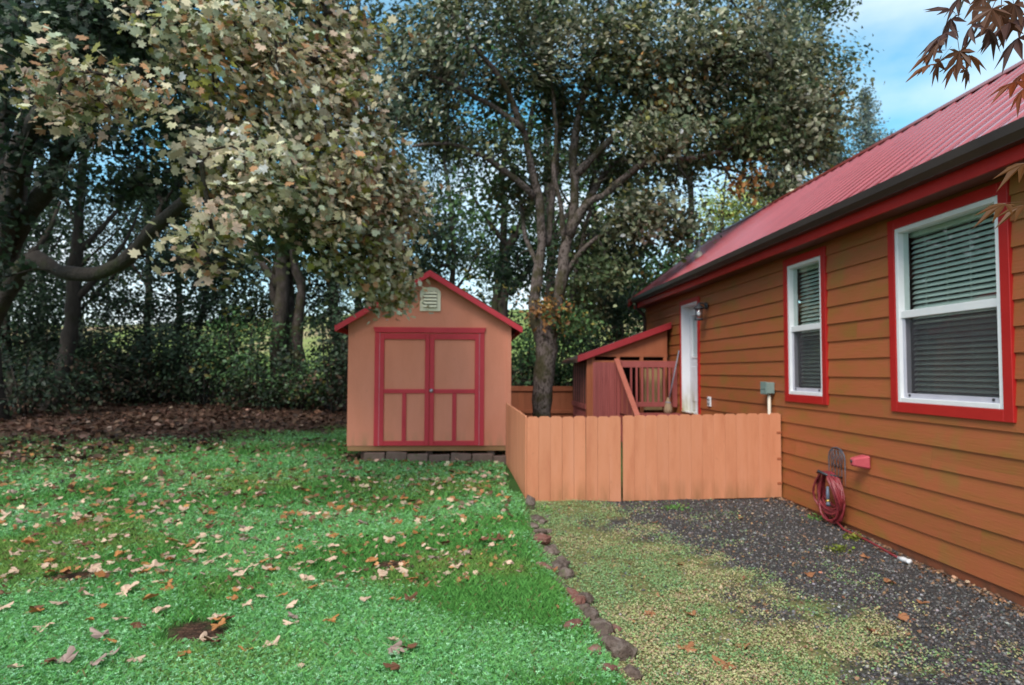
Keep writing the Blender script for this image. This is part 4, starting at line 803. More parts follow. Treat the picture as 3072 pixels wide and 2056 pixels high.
simple_tree('broadleaf_tree', 'mossy multi stemmed tree rising left of the shed roof', 650, 18.5, .24, 60, [(640, 480, 0, 1.6, 1.4, 1.2, 40), (760, 380, 0, 1.8, 1.5, 1.4, 50), (560, 330, 0, 1.6, 1.4, 1.3, 40), (720, 180, 0, 2.2, 1.6, 1.6, 60), (820, 560, 0, .9, .9, .9, 22)], 'deep', bark=M_barkm, twin=3)
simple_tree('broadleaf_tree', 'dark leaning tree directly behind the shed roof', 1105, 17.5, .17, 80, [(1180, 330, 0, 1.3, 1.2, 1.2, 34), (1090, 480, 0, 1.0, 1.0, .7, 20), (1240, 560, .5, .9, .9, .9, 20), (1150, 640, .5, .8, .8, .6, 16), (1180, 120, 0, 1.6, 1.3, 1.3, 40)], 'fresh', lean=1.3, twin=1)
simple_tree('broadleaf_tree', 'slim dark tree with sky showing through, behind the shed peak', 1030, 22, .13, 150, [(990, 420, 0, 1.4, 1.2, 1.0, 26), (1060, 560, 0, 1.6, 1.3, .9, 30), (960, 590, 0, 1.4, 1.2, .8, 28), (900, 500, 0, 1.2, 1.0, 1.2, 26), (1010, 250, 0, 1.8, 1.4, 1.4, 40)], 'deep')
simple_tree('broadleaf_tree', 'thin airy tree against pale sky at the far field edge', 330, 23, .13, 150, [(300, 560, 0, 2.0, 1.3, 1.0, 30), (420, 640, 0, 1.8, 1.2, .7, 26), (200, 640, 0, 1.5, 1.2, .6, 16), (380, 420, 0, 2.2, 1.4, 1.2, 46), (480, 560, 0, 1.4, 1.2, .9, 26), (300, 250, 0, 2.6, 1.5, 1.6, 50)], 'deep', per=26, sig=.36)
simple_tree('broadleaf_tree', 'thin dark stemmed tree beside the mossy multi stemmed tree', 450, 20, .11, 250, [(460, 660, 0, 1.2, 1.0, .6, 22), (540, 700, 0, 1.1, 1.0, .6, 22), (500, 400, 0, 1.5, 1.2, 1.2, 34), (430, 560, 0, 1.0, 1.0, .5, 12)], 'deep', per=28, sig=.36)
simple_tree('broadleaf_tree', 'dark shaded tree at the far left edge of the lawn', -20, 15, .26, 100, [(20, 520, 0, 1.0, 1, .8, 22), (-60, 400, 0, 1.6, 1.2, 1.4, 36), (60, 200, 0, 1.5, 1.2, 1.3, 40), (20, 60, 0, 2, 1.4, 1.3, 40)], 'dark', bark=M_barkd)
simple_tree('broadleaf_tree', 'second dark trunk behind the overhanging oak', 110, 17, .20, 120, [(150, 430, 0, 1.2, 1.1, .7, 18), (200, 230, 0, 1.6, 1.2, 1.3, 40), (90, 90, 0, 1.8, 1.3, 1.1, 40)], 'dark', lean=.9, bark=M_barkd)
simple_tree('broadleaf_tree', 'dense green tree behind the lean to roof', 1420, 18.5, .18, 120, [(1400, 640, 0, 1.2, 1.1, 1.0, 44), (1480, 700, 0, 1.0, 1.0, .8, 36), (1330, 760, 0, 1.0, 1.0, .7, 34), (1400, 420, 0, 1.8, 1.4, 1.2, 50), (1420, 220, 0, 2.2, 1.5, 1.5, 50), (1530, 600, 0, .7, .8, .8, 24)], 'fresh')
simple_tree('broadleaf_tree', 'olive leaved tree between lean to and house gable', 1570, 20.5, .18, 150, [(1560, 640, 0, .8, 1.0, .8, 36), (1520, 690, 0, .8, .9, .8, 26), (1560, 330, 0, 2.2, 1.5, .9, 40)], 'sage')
simple_tree('broadleaf_tree', 'pale yellow green tree standing above the roof vent pipe', 1670, 25, .16, 380, [(1670, 490, 0, 1.5, 1.3, 1.0, 60), (1640, 580, 0, 1.3, 1.2, .8, 40), (1720, 450, 0, 1.0, 1.0, .7, 30)], 'yellow', sig=.4, per=44, ls_=.16)
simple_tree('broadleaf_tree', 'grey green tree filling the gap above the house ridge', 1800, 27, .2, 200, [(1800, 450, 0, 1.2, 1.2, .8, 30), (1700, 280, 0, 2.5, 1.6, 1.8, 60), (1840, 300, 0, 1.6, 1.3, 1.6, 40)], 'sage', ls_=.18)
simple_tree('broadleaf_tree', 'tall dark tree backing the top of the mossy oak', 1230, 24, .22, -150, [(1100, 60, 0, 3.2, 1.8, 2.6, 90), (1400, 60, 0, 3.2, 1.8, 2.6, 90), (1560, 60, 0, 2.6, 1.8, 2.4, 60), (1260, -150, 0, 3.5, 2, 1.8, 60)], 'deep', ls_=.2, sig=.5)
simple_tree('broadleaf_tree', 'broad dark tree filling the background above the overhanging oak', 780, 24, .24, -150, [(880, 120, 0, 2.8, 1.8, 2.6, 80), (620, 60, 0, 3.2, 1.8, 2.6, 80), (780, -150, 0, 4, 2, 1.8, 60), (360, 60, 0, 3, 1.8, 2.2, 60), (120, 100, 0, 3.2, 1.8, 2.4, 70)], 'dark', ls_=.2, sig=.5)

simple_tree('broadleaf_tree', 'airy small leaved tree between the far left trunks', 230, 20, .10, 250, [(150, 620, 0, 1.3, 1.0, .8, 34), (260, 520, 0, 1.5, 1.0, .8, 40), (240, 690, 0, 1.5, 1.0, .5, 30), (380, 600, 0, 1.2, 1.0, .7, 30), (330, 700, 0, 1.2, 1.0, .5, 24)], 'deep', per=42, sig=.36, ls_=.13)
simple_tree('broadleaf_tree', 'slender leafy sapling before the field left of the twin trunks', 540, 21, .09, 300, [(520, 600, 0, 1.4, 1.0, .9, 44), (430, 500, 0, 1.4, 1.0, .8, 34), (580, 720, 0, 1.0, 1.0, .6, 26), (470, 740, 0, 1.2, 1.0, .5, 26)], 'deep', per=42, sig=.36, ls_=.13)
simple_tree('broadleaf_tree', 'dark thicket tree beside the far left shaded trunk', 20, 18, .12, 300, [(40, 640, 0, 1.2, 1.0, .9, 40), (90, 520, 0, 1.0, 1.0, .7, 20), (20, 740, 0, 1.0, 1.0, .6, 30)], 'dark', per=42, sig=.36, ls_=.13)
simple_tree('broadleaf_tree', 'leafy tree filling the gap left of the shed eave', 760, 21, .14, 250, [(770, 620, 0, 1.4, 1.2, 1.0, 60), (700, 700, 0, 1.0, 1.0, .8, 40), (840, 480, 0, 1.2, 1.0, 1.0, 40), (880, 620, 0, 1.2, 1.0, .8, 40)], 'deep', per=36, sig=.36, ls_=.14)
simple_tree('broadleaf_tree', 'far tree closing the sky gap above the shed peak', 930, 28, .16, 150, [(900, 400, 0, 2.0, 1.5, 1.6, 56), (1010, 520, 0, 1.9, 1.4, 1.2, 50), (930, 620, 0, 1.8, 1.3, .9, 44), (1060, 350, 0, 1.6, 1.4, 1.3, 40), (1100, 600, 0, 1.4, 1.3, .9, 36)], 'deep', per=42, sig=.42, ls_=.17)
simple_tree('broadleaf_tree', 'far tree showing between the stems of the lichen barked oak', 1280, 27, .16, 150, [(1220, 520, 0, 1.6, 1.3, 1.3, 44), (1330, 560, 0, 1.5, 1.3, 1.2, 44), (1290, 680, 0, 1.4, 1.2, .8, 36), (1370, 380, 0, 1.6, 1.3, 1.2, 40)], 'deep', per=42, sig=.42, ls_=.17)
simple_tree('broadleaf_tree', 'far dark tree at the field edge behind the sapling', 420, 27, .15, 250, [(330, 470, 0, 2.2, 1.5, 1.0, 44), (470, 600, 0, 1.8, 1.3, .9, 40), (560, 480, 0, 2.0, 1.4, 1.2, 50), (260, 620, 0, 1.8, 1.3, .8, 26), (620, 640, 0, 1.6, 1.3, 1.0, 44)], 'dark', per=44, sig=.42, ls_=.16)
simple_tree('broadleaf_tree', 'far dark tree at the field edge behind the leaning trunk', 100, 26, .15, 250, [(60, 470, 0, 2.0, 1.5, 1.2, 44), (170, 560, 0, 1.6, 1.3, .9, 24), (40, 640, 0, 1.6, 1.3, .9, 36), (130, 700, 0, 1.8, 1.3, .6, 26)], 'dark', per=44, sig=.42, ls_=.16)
def conifer(label, a, y, top_b, bot_b, wid, key='fir', dens=1.):
    p = at(a, 700, y); x = p[0]; gz = float(hgt(x, y)); top = at(a, top_b, y)[2]; low = at(a, bot_b, y)[2]; n = 150
    root = thing('fir_tree', label, 'tree', (x, y, gz))
    part('trunk', G().tube([(x, y, gz - .3), (x, y, (gz + top) / 2), (x, y, top)], [.28, .18, .02], 8), M_barkd, root)
    g_ = G(); P = []; 
    for i in range(n):
        t = i / n; z_ = low + (top - low) * t; L_ = wid * (1 - t) ** .8 * random.uniform(.6, 1.1) + .15; an = i * 2.4 + random.random(); e_ = np.array([x + L_ * math.cos(an), y + L_ * math.sin(an), z_ - .12 * L_])
        s_ = np.array([x, y, z_]); g_.tube([s_, (s_ + e_) / 2 + (0, 0, .1 * L_), e_], [.03, .02, .008], 4, False)
        m = int((24 + 60 * L_) * dens); u = rng.random((m, 1)) ** .7; P.append(s_ + (e_ - s_) * u + rng.normal(0, .16, (m, 3)) * (.4 + u))
    part('branches', g_, M_barkd, root)['kind'] = 'stuff'; P = np.concatenate(P); N = rng.normal(0, .6, P.shape) + (0, 0, .5)
    link('crown', scatter_mesh('crown', T_dia, P - np.array([x, y, gz]), N, rng.uniform(.10, .22, len(P)), pick(PAL[key], len(P))), M_leaf, root)
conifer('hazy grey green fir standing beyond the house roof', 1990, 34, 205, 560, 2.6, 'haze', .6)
conifer('lower fir beside the hazy fir beyond the roof', 1915, 30, 330, 560, 1.5)
conifer('tall fir rising at the right side of the mossy oak crown', 1815, 30, -260, 400, 3.0)

# shrubs and brush along the treeline
def shrub(label, a, y, h_, w_, key, n, group=None, ls_=.12, base_b=None):
    p = at(a, 850, y); x = p[0]; gz = float(hgt(x, y)); st = []
    for i in range(5):
        an = i * 1.3; st.append([(x + .05 * math.cos(an), y + .05 * math.sin(an), gz - .05, .03), (x + .3 * w_ * math.cos(an), y + .3 * w_ * math.sin(an), gz + h_ * .45, .022), (x + .5 * w_ * math.cos(an), y + .4 * w_ * math.sin(an), gz + h_ * .85, .01)])
    tree('shrub', label, (x, y, gz), st, [((x, y, gz + h_ * .55), (w_, w_ * .8, h_ * .5), n, key, ls_), ((x, y, gz + h_ * .25), (w_ * 1.1, w_ * .8, h_ * .25), n // 3, 'brush', ls_)], T_dia, M_barkd, group, per=34, sig=.24, tip=.006, kink=.15, seg=.35, cat='shrub')
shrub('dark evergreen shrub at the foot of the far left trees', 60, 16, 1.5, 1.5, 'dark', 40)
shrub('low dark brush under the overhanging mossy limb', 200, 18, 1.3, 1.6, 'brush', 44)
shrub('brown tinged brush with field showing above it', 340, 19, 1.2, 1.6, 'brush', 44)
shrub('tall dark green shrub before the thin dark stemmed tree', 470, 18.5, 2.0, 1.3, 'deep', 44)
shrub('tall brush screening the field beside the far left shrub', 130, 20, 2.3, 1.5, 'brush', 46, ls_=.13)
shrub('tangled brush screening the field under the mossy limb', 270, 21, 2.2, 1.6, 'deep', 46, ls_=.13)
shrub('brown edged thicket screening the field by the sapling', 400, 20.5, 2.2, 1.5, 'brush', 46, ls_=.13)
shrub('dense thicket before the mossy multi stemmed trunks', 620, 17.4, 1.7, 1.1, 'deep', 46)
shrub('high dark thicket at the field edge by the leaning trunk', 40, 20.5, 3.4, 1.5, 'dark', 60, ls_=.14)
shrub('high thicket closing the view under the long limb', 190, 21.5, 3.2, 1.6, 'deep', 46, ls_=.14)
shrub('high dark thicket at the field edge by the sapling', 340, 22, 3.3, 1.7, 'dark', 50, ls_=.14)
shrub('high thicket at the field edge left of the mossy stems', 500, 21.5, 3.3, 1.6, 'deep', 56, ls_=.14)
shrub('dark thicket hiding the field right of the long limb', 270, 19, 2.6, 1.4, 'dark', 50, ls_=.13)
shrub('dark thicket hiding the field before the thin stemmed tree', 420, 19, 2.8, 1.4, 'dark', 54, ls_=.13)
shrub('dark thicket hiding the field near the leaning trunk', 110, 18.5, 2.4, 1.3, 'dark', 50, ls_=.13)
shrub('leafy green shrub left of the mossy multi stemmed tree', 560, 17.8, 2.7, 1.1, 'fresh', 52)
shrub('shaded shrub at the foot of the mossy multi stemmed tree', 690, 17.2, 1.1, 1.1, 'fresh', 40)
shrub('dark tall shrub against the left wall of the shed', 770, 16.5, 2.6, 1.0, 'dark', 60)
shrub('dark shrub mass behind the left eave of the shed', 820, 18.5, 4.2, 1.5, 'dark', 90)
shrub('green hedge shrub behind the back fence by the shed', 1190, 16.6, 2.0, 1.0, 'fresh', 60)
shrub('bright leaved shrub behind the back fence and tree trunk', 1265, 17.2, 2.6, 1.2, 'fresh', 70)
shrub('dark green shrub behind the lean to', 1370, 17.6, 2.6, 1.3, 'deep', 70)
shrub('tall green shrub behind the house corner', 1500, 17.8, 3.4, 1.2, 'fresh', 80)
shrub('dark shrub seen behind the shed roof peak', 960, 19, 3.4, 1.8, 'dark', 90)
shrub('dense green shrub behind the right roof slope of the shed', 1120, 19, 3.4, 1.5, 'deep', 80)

# ------------------------------------------------------------------ Japanese maple spray close by
jm = thing('maple_tree', 'japanese maple with bronze pointed leaves reaching in from the side of the house', 'tree', (2.25, 1.15, float(hgt(2.25, 1.15))))
tw = [[(2.25, 1.15, -.15, .05), (2.2, 1.2, 1.0, .04), (2.05, 1.35, 2.0, .028), (1.75, 1.5, 2.65, .014), (1.45, 1.62, 2.90, .006)],
      [(2.1, 1.3, 1.8, .015), (1.9, 1.55, 2.05, .008), (1.68, 1.72, 2.2, .004)]]
def Pm(a, b, y=1.6): return at(a, b, y)
tw.append([(1.75, 1.5, 2.65, .007), (*Pm(2330, -60), .005), (*Pm(2262, 5), .004), (*Pm(2232, 70), .003), (*Pm(2195, 130), .002), (*Pm(2150, 165), .0015)])
tw.append([(1.75, 1.5, 2.65, .006), (*Pm(2240, -60), .004), (*Pm(2205, 0), .003), (*Pm(2195, 25), .002)])
tw.append([(1.9, 1.55, 2.05, .005), (*Pm(2400, 170), .003), (*Pm(2350, 190), .002)])
g = G()
for t in tw: pl = polyline(t, .06); g.tube(pl[:, :3], pl[:, 3], 6)
part('branches', g, M_barkd, jm)['kind'] = 'stuff'
T_jap = palmate([(-128, .34), (-86, .66), (-44, .92), (0, 1.05), (44, .92), (86, .66), (128, .34)], .27)
def lobed_leaf(spec):
    """Pointed lobes with a widest point part way along, so each lobe is a slim blade."""
    out = []
    for i, (a_, l_) in enumerate(spec):
        out += [(a_ - 15, l_ * .52), (a_, l_), (a_ + 15, l_ * .52)]
        if i < len(spec) - 1: out.append(((a_ + spec[i + 1][0]) / 2, .24))
    v = [(0, 0, 0)] + [(l_ * math.sin(R(a_)), l_ * math.cos(R(a_)), 0) for a_, l_ in out]
    return np.array(v, float), [(0, i, i + 1) for i in range(1, len(out))]
LV, LF = lobed_leaf([(-118, .42), (-78, .74), (-38, .95), (0, 1.08), (38, .95), (78, .74), (118, .42)])
jmeshes = []
for k, c in enumerate([(.17, .075, .04), (.22, .085, .035), (.12, .06, .05), (.30, .07, .02), (.17, .07, .02)]):
    V = bend(LV, .38 + .08 * k, .10); V[:, 2] += .05 * np.sin(V[:, 0] * 5 + k)
    n0 = len(V); V = np.vstack([V, [(-.015, 0, 0), (.015, 0, 0), (.012, -.7, -.05), (-.012, -.7, -.05)]]); LF2 = LF + [(n0, n0 + 1, n0 + 2), (n0, n0 + 2, n0 + 3)]
    jmeshes.append(np_mesh('leaf', V, np.array(LF2).reshape(-1), 3, np.tile(np.array(c) * 1.0, (len(V), 1))))
jo = origin(jm)
JL = [(2165, 78, .068, 2, (-.8, .1, -.3)), (2150, 95, .06, 0, (-.6, .5, -.7)), (2178, 45, .055, 2, (-.5, .2, -.8)), (2140, 120, .062, 1, (-1, .2, -.25)), (2128, 150, .055, 1, (-1, .1, -.2)), (2150, 140, .05, 0, (-.4, .5, -.8)), (2195, 118, .052, 0, (.3, .3, -.8)), (2215, 130, .05, 1, (1, .2, -.2)), (2190, 150, .048, 1, (-.7, .3, -.7)), (2208, 160, .04, 0, (.6, .2, -.8)),
      (2175, 25, .05, 2, (-.4, .3, .6)), (2225, 60, .055, 2, (-.6, .3, -.8)), (2260, 70, .06, 2, (.8, .2, -.5)), (2290, 35, .07, 0, (.2, .3, -.8)), (2310, 55, .075, 2, (-.9, .1, -.35)), (2330, 90, .07, 2, (-.7, .1, -.6)), (2270, 20, .06, 0, (-.2, .4, -.9)), (2320, 10, .07, 0, (.4, .3, -.8)), (2345, 40, .07, 2, (-.8, .2, -.4)),
      (2322, 188, .055, 3, (-.9, .0, -.25)), (2345, 165, .05, 3, (-.8, .1, -.5)), (2342, 205, .05, 3, (-.6, .1, -.7)), (2345, 372, .062, 4, (-.95, .0, -.25)), (2300, 465, .058, 4, (-.9, .15, -.12)), (2345, 468, .06, 4, (-.9, .1, -.1)), (2250, -5, .06, 0, (-.5, .3, -.8)), (2200, -5, .05, 2, (-.6, .3, -.5))]
for a, b, s, k, d in JL:
    p = Pm(a, b, 1.6 + random.uniform(-.05, .05)); yv = Vector(d).normalized(); nv = Vector((random.uniform(-.3, .3), random.uniform(-.55, -.15), 1)); xv = yv.cross(nv).normalized(); nv = xv.cross(yv)
    o = link('leaf', jmeshes[k], M_jap, jm); M_ = Matrix((xv, yv, nv)).transposed().to_4x4(); M_ = Matrix.Translation(Vector(p) - jo) @ M_ @ Matrix.Scale(s * 1.15, 4); o.matrix_local = M_

# ------------------------------------------------------------------ lawn grass, clover, gravel, weeds
def in_yard(x, y):   # keep plants out of built things
    bad = (x > SX0 - .05) & (x < SX1 + .05) & (y > SY - .18) & (y < SY + 3.1)
    return ~bad
def sample_lawn(n, y0, y1, pw):
    u = rng.random(n); y = (y0 ** (1 - pw) + u * (y1 ** (1 - pw) - y0 ** (1 - pw))) ** (1 / (1 - pw))
    xl = -.83 * y - .6; xr_ = np.minimum(border_x(np.minimum(y, 7.9)) - .02, .3 + .3 * y); x = xl + rng.random(n) * (xr_ - xl)
    return x, y
n = 330000; x, y = sample_lawn(n, 2.6, 21, 1.15)
pt = fbm(x, y, 1.1, 31); bare = bare_w(x, y); keep = in_yard(x, y) & (rng.random(n) > litter_w(x, y) * .97) & (rng.random(n) > bare * 1.2) & ~((x > .45) & (y > 7.9)); x, y, pt = x[keep], y[keep], pt[keep]; n = len(x)
hb = rng.uniform(.022, .058, n) * (.7 + .7 * fbm(x, y, 2.3, 41)) * (1 - .75 * litter_w(x, y)); wb = rng.uniform(.0016, .0032, n) * np.clip(y / 4.5, 1, 3.0)
an = rng.random(n) * 6.283; bx_, by_ = np.cos(an), np.sin(an); la = rng.random(n) * 6.283; lean = rng.uniform(.2, 1.0, n) * hb
zz = hgt(x, y) - .004; V = np.zeros((n, 4, 3))
V[:, 0] = np.stack([x - bx_ * wb, y - by_ * wb, zz], -1); V[:, 1] = np.stack([x + bx_ * wb, y + by_ * wb, zz], -1)
mx_, my_ = x + np.cos(la) * lean * .35, y + np.sin(la) * lean * .35
V[:, 2] = np.stack([mx_ + bx_ * wb * .8, my_ + by_ * wb * .8, zz + hb * .62], -1); V[:, 3] = np.stack([x + np.cos(la) * lean, y + np.sin(la) * lean, zz + hb], -1)
F_ = (np.array([(0, 1, 2), (0, 2, 3)])[None] + (np.arange(n) * 4)[:, None, None]).reshape(-1)
gA, gB, gC = np.array([.13, .36, .08]), np.array([.22, .50, .16]), np.array([.29, .38, .09])
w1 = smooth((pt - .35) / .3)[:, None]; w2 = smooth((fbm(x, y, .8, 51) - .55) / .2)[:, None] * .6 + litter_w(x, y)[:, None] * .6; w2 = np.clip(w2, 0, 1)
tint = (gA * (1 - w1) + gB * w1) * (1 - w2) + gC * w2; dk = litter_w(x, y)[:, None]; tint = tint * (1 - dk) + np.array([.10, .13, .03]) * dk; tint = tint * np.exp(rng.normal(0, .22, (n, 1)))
dead = rng.random(n) < .04; tint[dead] = np.array([.28, .21, .10]) * np.exp(rng.normal(0, .2, (dead.sum(), 1)))
prop(link('lawn_grass', np_mesh('lawn_grass', V.reshape(-1, 3), F_, 3, np.repeat(tint, 4, 0)), M_grass), 'short bright green lawn grass', 'grass', None, 'stuff')
# clover
n = 95000; x, y = sample_lawn(n, 2.6, 13, 1.5); keep = in_yard(x, y) & (fbm(x, y, 1.1, 31) + rng.normal(0, .10, n) > .47) & (rng.random(n) > bare_w(x, y) * 1.2) & (rng.random(n) > litter_w(x, y)) & ~((x > .45) & (y > 7.9)); x, y = x[keep], y[keep]; n = len(x)
T_clo = []; tv = []; tf = []
for k in range(3):
    a_ = k * 2.094; c_, s_ = math.cos(a_), math.sin(a_); o_ = len(tv)
    for (u, v) in ((0, 0), (.38, .55), (0, .95), (-.38, .55)): tv.append((u * c_ - v * s_, u * s_ + v * c_, .12 * v - .25 * abs(u)))
    tf += [(o_, o_ + 1, o_ + 2), (o_, o_ + 2, o_ + 3)]
T_clo = (np.array(tv), np.array(tf))
N = rng.normal(0, .28, (n, 3)) + (0, -.1, 1); P = np.stack([x, y, hgt(x, y) + rng.uniform(.018, .048, n)], -1)
tint = pick([(.21, .50, .20, 4), (.33, .62, .33, 3), (.13, .37, .11, 3)], n, .2)  # palest tone paints highlights into the leaf colour
prop(link('lawn_clover', scatter_mesh('lawn_clover', T_clo, P, N, rng.uniform(.008, .0145, n) * np.clip(y / 5, 1, 1.7), tint), M_grass), 'clover leaves spread through the lawn', 'clover', None, 'stuff')
# gravel stones
def ico():
    bm = bmesh.new(); bmesh.ops.create_icosphere(bm, subdivisions=1, radius=.5); v = np.array([p.co[:] for p in bm.verts]); f = np.array([[q.index for q in t.verts] for t in bm.faces]); bm.free()
    return v * np.array([1, .8, .5]), f
T_ico = ico()
n = 39000; u = rng.random(n); y = (2.6 ** -.3 + u * (7.85 ** -.3 - 2.6 ** -.3)) ** (-1 / .3); x = border_x(y) + .05 + rng.random(n) * (W - .03 - border_x(y) - .05)
keep = (rng.random(n) < .12 + .88 * gravel_w(x, y)) & (x < .32 + .92 * y); x, y = x[keep], y[keep]; n = len(x)
P = np.stack([x, y, hgt(x, y) + rng.uniform(-.001, .006, n)], -1); N = rng.normal(0, .45, (n, 3)) + (0, 0, 1)
tint = pick([(.045, .044, .045, 5), (.095, .092, .092, 4), (.16, .152, .15, 2.6), (.16, .105, .075, 1.8), (.31, .29, .28, .8)], n, .3)
def stone_mat():
    m = bpy.data.materials.new('wet_basalt'); m.use_nodes = True; nt = m.node_tree; p = nt.nodes['Principled BSDF']; a = nd(nt, 'ShaderNodeAttribute', attribute_name='tint'); nt.links.new(a.outputs['Color'], p.inputs['Base Color']); p.inputs['Roughness'].default_value = .55; p.inputs['Specular IOR Level'].default_value = .5; return m
prop(link('gravel', scatter_mesh('gravel', T_ico, P, N, np.clip(rng.lognormal(-4.15, .35, n), .007, .04), tint), stone_mat()), 'dark grey crushed gravel along the house wall', 'gravel', None, 'stuff')
# low weeds on the drive
n = 135000; u = rng.random(n); y = (2.6 ** -.3 + u * (7.84 ** -.3 - 2.6 ** -.3)) ** (-1 / .3); x = border_x(y) - .05 + rng.random(n) * (3.3 - border_x(y))
gw = gravel_w(x, y); keep = (rng.random(n) < ((1 - gw) * .95 * np.clip((fbm(x, y, 4, 83) - .30) * 5, .15, 1) + .015 + .25 * (fbm(x, y, 3, 77) > .60))) & (x < .32 + .92 * y); x, y = x[keep], y[keep]; n = len(x)
P = np.stack([x, y, hgt(x, y) + rng.uniform(.004, .03, n) * (.5 + fbm(x, y, 3, 61))], -1); N = rng.normal(0, .4, (n, 3)) + (0, -.1, 1)
red = smooth((.45 * fbm(x, y, 1.0, 71) + .55 * fbm(x, y, 4.5, 75) - .41 + np.interp(y, [3, 4.5, 7], [.12, .02, -.05]) + np.interp(x, [.7, 2], [-.08, .07])) / .32)
cA = pick([(.33, .47, .20, 4), (.25, .43, .20, 3), (.42, .48, .23, 2), (.18, .33, .12, 2)], n, .12); cB = pick([(.58, .54, .28, 4), (.54, .40, .26, 2.4), (.42, .24, .17, 1.2), (.44, .52, .22, 3.4), (.62, .55, .33, 2)], n, .12)
tint = np.where((rng.random(n) < red)[:, None], cB, cA)
prop(link('chickweed', scatter_mesh('chickweed', T_mid, P, N, rng.uniform(.007, .018, n), tint), M_grass), 'low green and reddish weeds creeping over the gravel', 'weeds', None, 'stuff')
# weed tufts that stand out
def tuft(p, r_, n, pal, label):
    P = np.stack([rng.normal(0, r_, n), rng.normal(0, r_ * .7, n), np.abs(rng.normal(.02, .025, n))], -1); N = rng.normal(0, .5, (n, 3)) + (0, 0, 1)
    o = link('weed_tuft', scatter_mesh('weed_tuft', T_mid, P, N, rng.uniform(.015, .035, n), pick(pal, n)), M_grass, None, tuple(p)); prop(o, label, 'weed', None, 'stuff')
gp = [(.16, .34, .08, 3), (.22, .42, .10, 2), (.10, .24, .06, 2)]
tuft(ground_hit(1548, 1166), .09, 160, gp, 'bright green weed tuft at the foot of the wide gate')
tuft(ground_hit(1250, 1172), .05, 70, gp, 'pale green weed beside the upright corner rock')
tuft(ground_hit(1868, 1190), .06, 80, gp, 'green weed clump below the coiled hose')
mp_ = [(.20, .25, .03, 3), (.28, .32, .05, 2), (.12, .15, .02, 2)]
tuft(ground_hit(1955, 1236), .05, 110, mp_, 'yellow green moss cushion beside the hose tail')
tuft(ground_hit(1920, 1262), .06, 110, mp_, 'yellow green moss cushion out on the gravel')

# ------------------------------------------------------------------ fallen leaves
def fall_mesh(seed, col):
    r_ = random.Random(seed); sp = [(-128, .42), (-72, .82), (-33, .70), (0, 1.0), (33, .72), (72, .82), (128, .42)]
    out = []
    for i, (a_, l_) in enumerate(sp):
        l_ *= r_.uniform(.85, 1.1); out += [(a_ - 15, l_ * .84), (a_ - 6, l_ * .99), (a_ + 6, l_ * .99), (a_ + 15, l_ * .84)]
        if i < len(sp) - 1: out.append(((a_ + sp[i + 1][0]) / 2, .52 * r_.uniform(.85, 1.15)))
    v = [(0, -.15, 0)] + [(l_ * math.sin(R(a_)), l_ * math.cos(R(a_)), 0) for a_, l_ in out]; V = np.array(v)
    kx, ky = r_.uniform(.0, .28), r_.uniform(-.2, .25); V[:, 2] = kx * V[:, 0] ** 2 + ky * V[:, 1] ** 2 + .10 * np.sin(V[:, 0] * 6 + seed) + .06 * np.sin(V[:, 1] * 7); V[:, 2] -= V[:, 2].min()
    n0 = len(V); stem = np.array([(0, -.15, .05), (.03, -.15, .05), (.02, -.75, .12), (-.01, -.75, .12)]); stem[:, 2] += V[0, 2]
    F_ = [(0, i, i + 1) for i in range(1, n0 - 1)] + [(n0, n0 + 1, n0 + 2), (n0, n0 + 2, n0 + 3)]; V = np.vstack([V, stem])
    tint = np.array(col) * np.exp(np.array([[r_.gauss(0, .12)] for _ in range(len(V))])); return np_mesh('fallen_leaf', V, np.array(F_).reshape(-1), 3, np.clip(tint, 0, .8))
KINDS = [('pale tan fallen leaf lying on the lawn', 'pale tan leaves on the lawn', (.62, .43, .31), 6), ('orange brown fallen leaf lying on the lawn', 'orange brown leaves on the lawn', (.42, .18, .06), 3.4), ('dark brown curled fallen leaf lying on the lawn', 'dark brown leaves on the lawn', (.17, .075, .04), 1.6), ('greyish pink fallen leaf lying on the lawn', 'greyish pink leaves on the lawn', (.36, .25, .21), 1.2)]
FM = [[fall_mesh(10 * i + j, k[2]) for j in range(6)] for i, k in enumerate(KINDS)]
DM = [fall_mesh(90 + j, (.34, .15, .07)) for j in range(4)]
def drop_leaf(me, x, y, s, lift, tilt=.35):
    o = link('fallen_leaf', me, M_litter, None, (x, y, float(hgt(x, y)) + lift)); o.rotation_euler = (random.uniform(-tilt, tilt), random.uniform(-tilt, tilt), random.uniform(0, 6.28)); o.scale = (s, s, s); return o
BIG = [(455, 1275, 0, .085), (232, 1476, 3, .068), (152, 1535, 3, .07), (352, 1310, 0, .08), (145, 1398, 0, .08), (335, 1388, 1, .075), (755, 1437, 1, .06), (360, 1416, 0, .07), (505, 1448, 1, .06), (560, 1508, 1, .05), (672, 1428, 3, .05), (712, 1360, 1, .05), (540, 1385, 1, .05), (440, 1300, 0, .07), (210, 1316, 0, .085), (255, 1326, 0, .08), (536, 1320, 0, .075), (590, 1248, 0, .07), (265, 1238, 0, .065), (290, 1365, 0, .08), (385, 1350, 1, .06), (895, 1250, 0, .075), (700, 1185, 0, .08), (630, 1292, 0, .07), (820, 1170, 0, .07), (660, 1225, 1, .06), (480, 1185, 1, .06), (215, 1545, 3, .055), (312, 1448, 2, .06), (500, 1435, 1, .05), (905, 1390, 1, .05), (1050, 1305, 3, .05), (760, 1290, 0, .06)]
w_ = [k[3] for k in KINDS]; made = 0
for a, b, k, s in BIG:
    p = ground_hit(a, b); prop(drop_leaf(random.choice(FM[k]), p[0], p[1], s * 1.12, .038), KINDS[k][0], 'leaf', KINDS[k][1]); made += 1
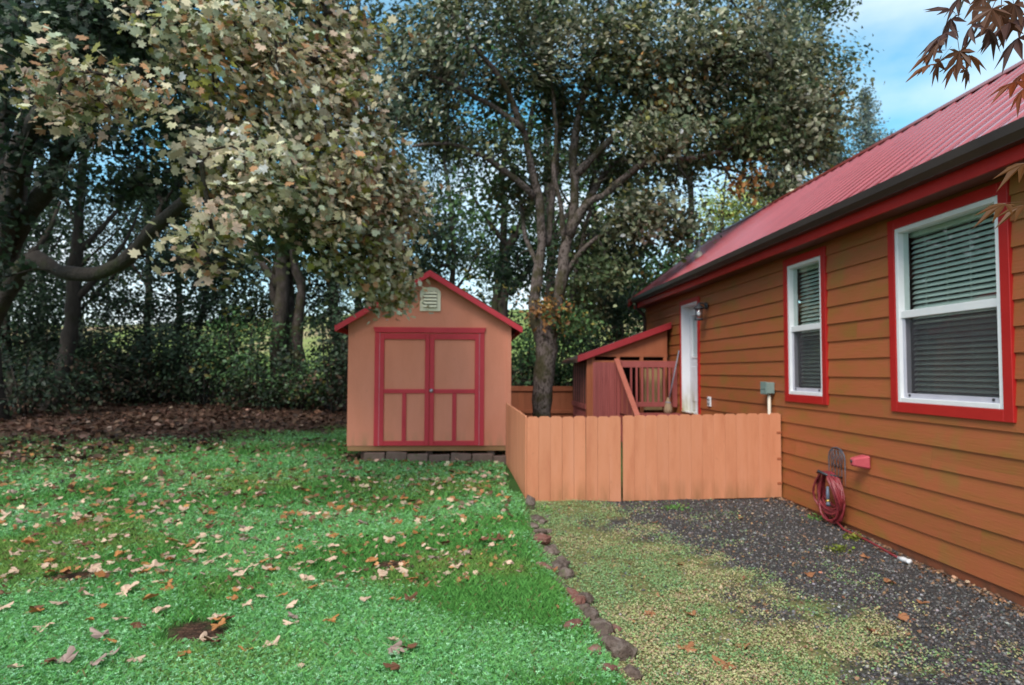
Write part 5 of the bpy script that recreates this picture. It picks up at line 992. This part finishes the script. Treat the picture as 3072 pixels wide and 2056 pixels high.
while made < 300:
    a = random.uniform(0, 1190) ; b = random.choice([random.uniform(1085, 1330), random.uniform(1085, 1330), random.uniform(1050, 1560)])
    if random.random() < (a - 500) / 700 * .85 and b > 1180: continue
    p = ground_hit(a, b)
    if p[0] > border_x(p[1]) - .05 or p[1] > 9.4: continue
    k = random.choices(range(4), w_)[0]; prop(drop_leaf(random.choice(FM[k]), p[0], p[1], random.uniform(.048, .085), .036), KINDS[k][0], 'leaf', KINDS[k][1]); made += 1
for a, b, s in ((1262, 1312, .07), (1280, 1400, .05), (1560, 1300, .06), (1700, 1490, .06), (1585, 1420, .07), (1980, 1280, .06), (2030, 1340, .07), (1755, 1150, .06), (1690, 1190, .06), (1850, 1320, .06), (1490, 1410, .06), (1610, 1360, .05), (2110, 1385, .06), (1990, 1450, .06), (1570, 1495, .09), (1660, 1530, .09), (1330, 1480, .05), (1500, 1200, .05), (1840, 1160, .05), (2060, 1420, .07)):
    p = ground_hit(a, b); prop(drop_leaf(random.choice(DM), p[0], p[1], s, .010, .3), 'rust coloured dry leaf lying on the weedy gravel', 'leaf', 'dry leaves on the gravel')
# uncountable litter: the wood edge, the wall foot, under the shed
def litter(name, label, x, y, s, pal, lift=.012):
    n = len(x); P = np.stack([x, y, hgt(x, y) + rng.uniform(.003, lift, n)], -1); N = rng.normal(0, .45, (n, 3)) + (0, 0, 1)
    prop(link(name, scatter_mesh(name, T_mid if name == 'leaf_litter' else T_oak, P, N, s, pick(pal, n, .3)), M_litter), label, 'leaf litter', None, 'stuff')
n = 26000; y = rng.uniform(8.5, 24, n); x = rng.uniform(-1, 1, n) * .9 * y - .0; k = (rng.random(n) < litter_w(x, y) ** 1.3 * .95 + .03) & in_yard(x, y) & (x < .4); x, y = x[k], y[k]
litter('leaf_litter', 'brown leaf litter under the trees beyond the lawn', x, y, rng.uniform(.07, .16, len(x)), [(.065, .032, .02, 4), (.11, .058, .037, 3), (.035, .02, .013, 3), (.22, .14, .10, .8)], .05)
x1 = W - .04 - np.abs(rng.normal(0, .07, 900)); y1_ = rng.uniform(3.4, 7.85, 900)
litter('wall_litter', 'dry leaf crumbs gathered along the foot of the house wall', x1, y1_, rng.uniform(.02, .05, 900), [(.30, .17, .10, 3), (.18, .09, .05, 3), (.40, .28, .19, 1)], .02)
x2 = rng.uniform(SX0 - .1, SX1 + .05, 700); y2_ = rng.uniform(SY - .22, SY + .5, 700)
litter('shed_litter', 'dry leaves blown under the front of the shed', x2, y2_, rng.uniform(.04, .09, 700), [(.20, .10, .06, 3), (.12, .06, .035, 3), (.32, .2, .13, 1)], .04)
n = 900; y = 2.8 + 5 * rng.random(n); x = border_x(y) + rng.random(n) * 3.0; k = x < W - .05
litter('gravel_litter', 'scattered small leaf bits over the weedy gravel', x[k], y[k], rng.uniform(.018, .045, k.sum()), [(.36, .20, .10, 3), (.24, .11, .06, 3), (.45, .33, .22, 1)], .022)
n = 4600; x, y = sample_lawn(n, 4.6, 11.5, 0.8); k = in_yard(x, y) & (x < .4); x, y = x[k], y[k]
litter('lawn_leaf_scraps', 'small leaf scraps sprinkled through the far lawn', x, y, rng.uniform(.06, .13, len(x)) * (1.0 - .45 * (y < 6.5)), [(.54, .37, .26, 3), (.36, .17, .07, 3), (.15, .08, .045, 2)], .055)
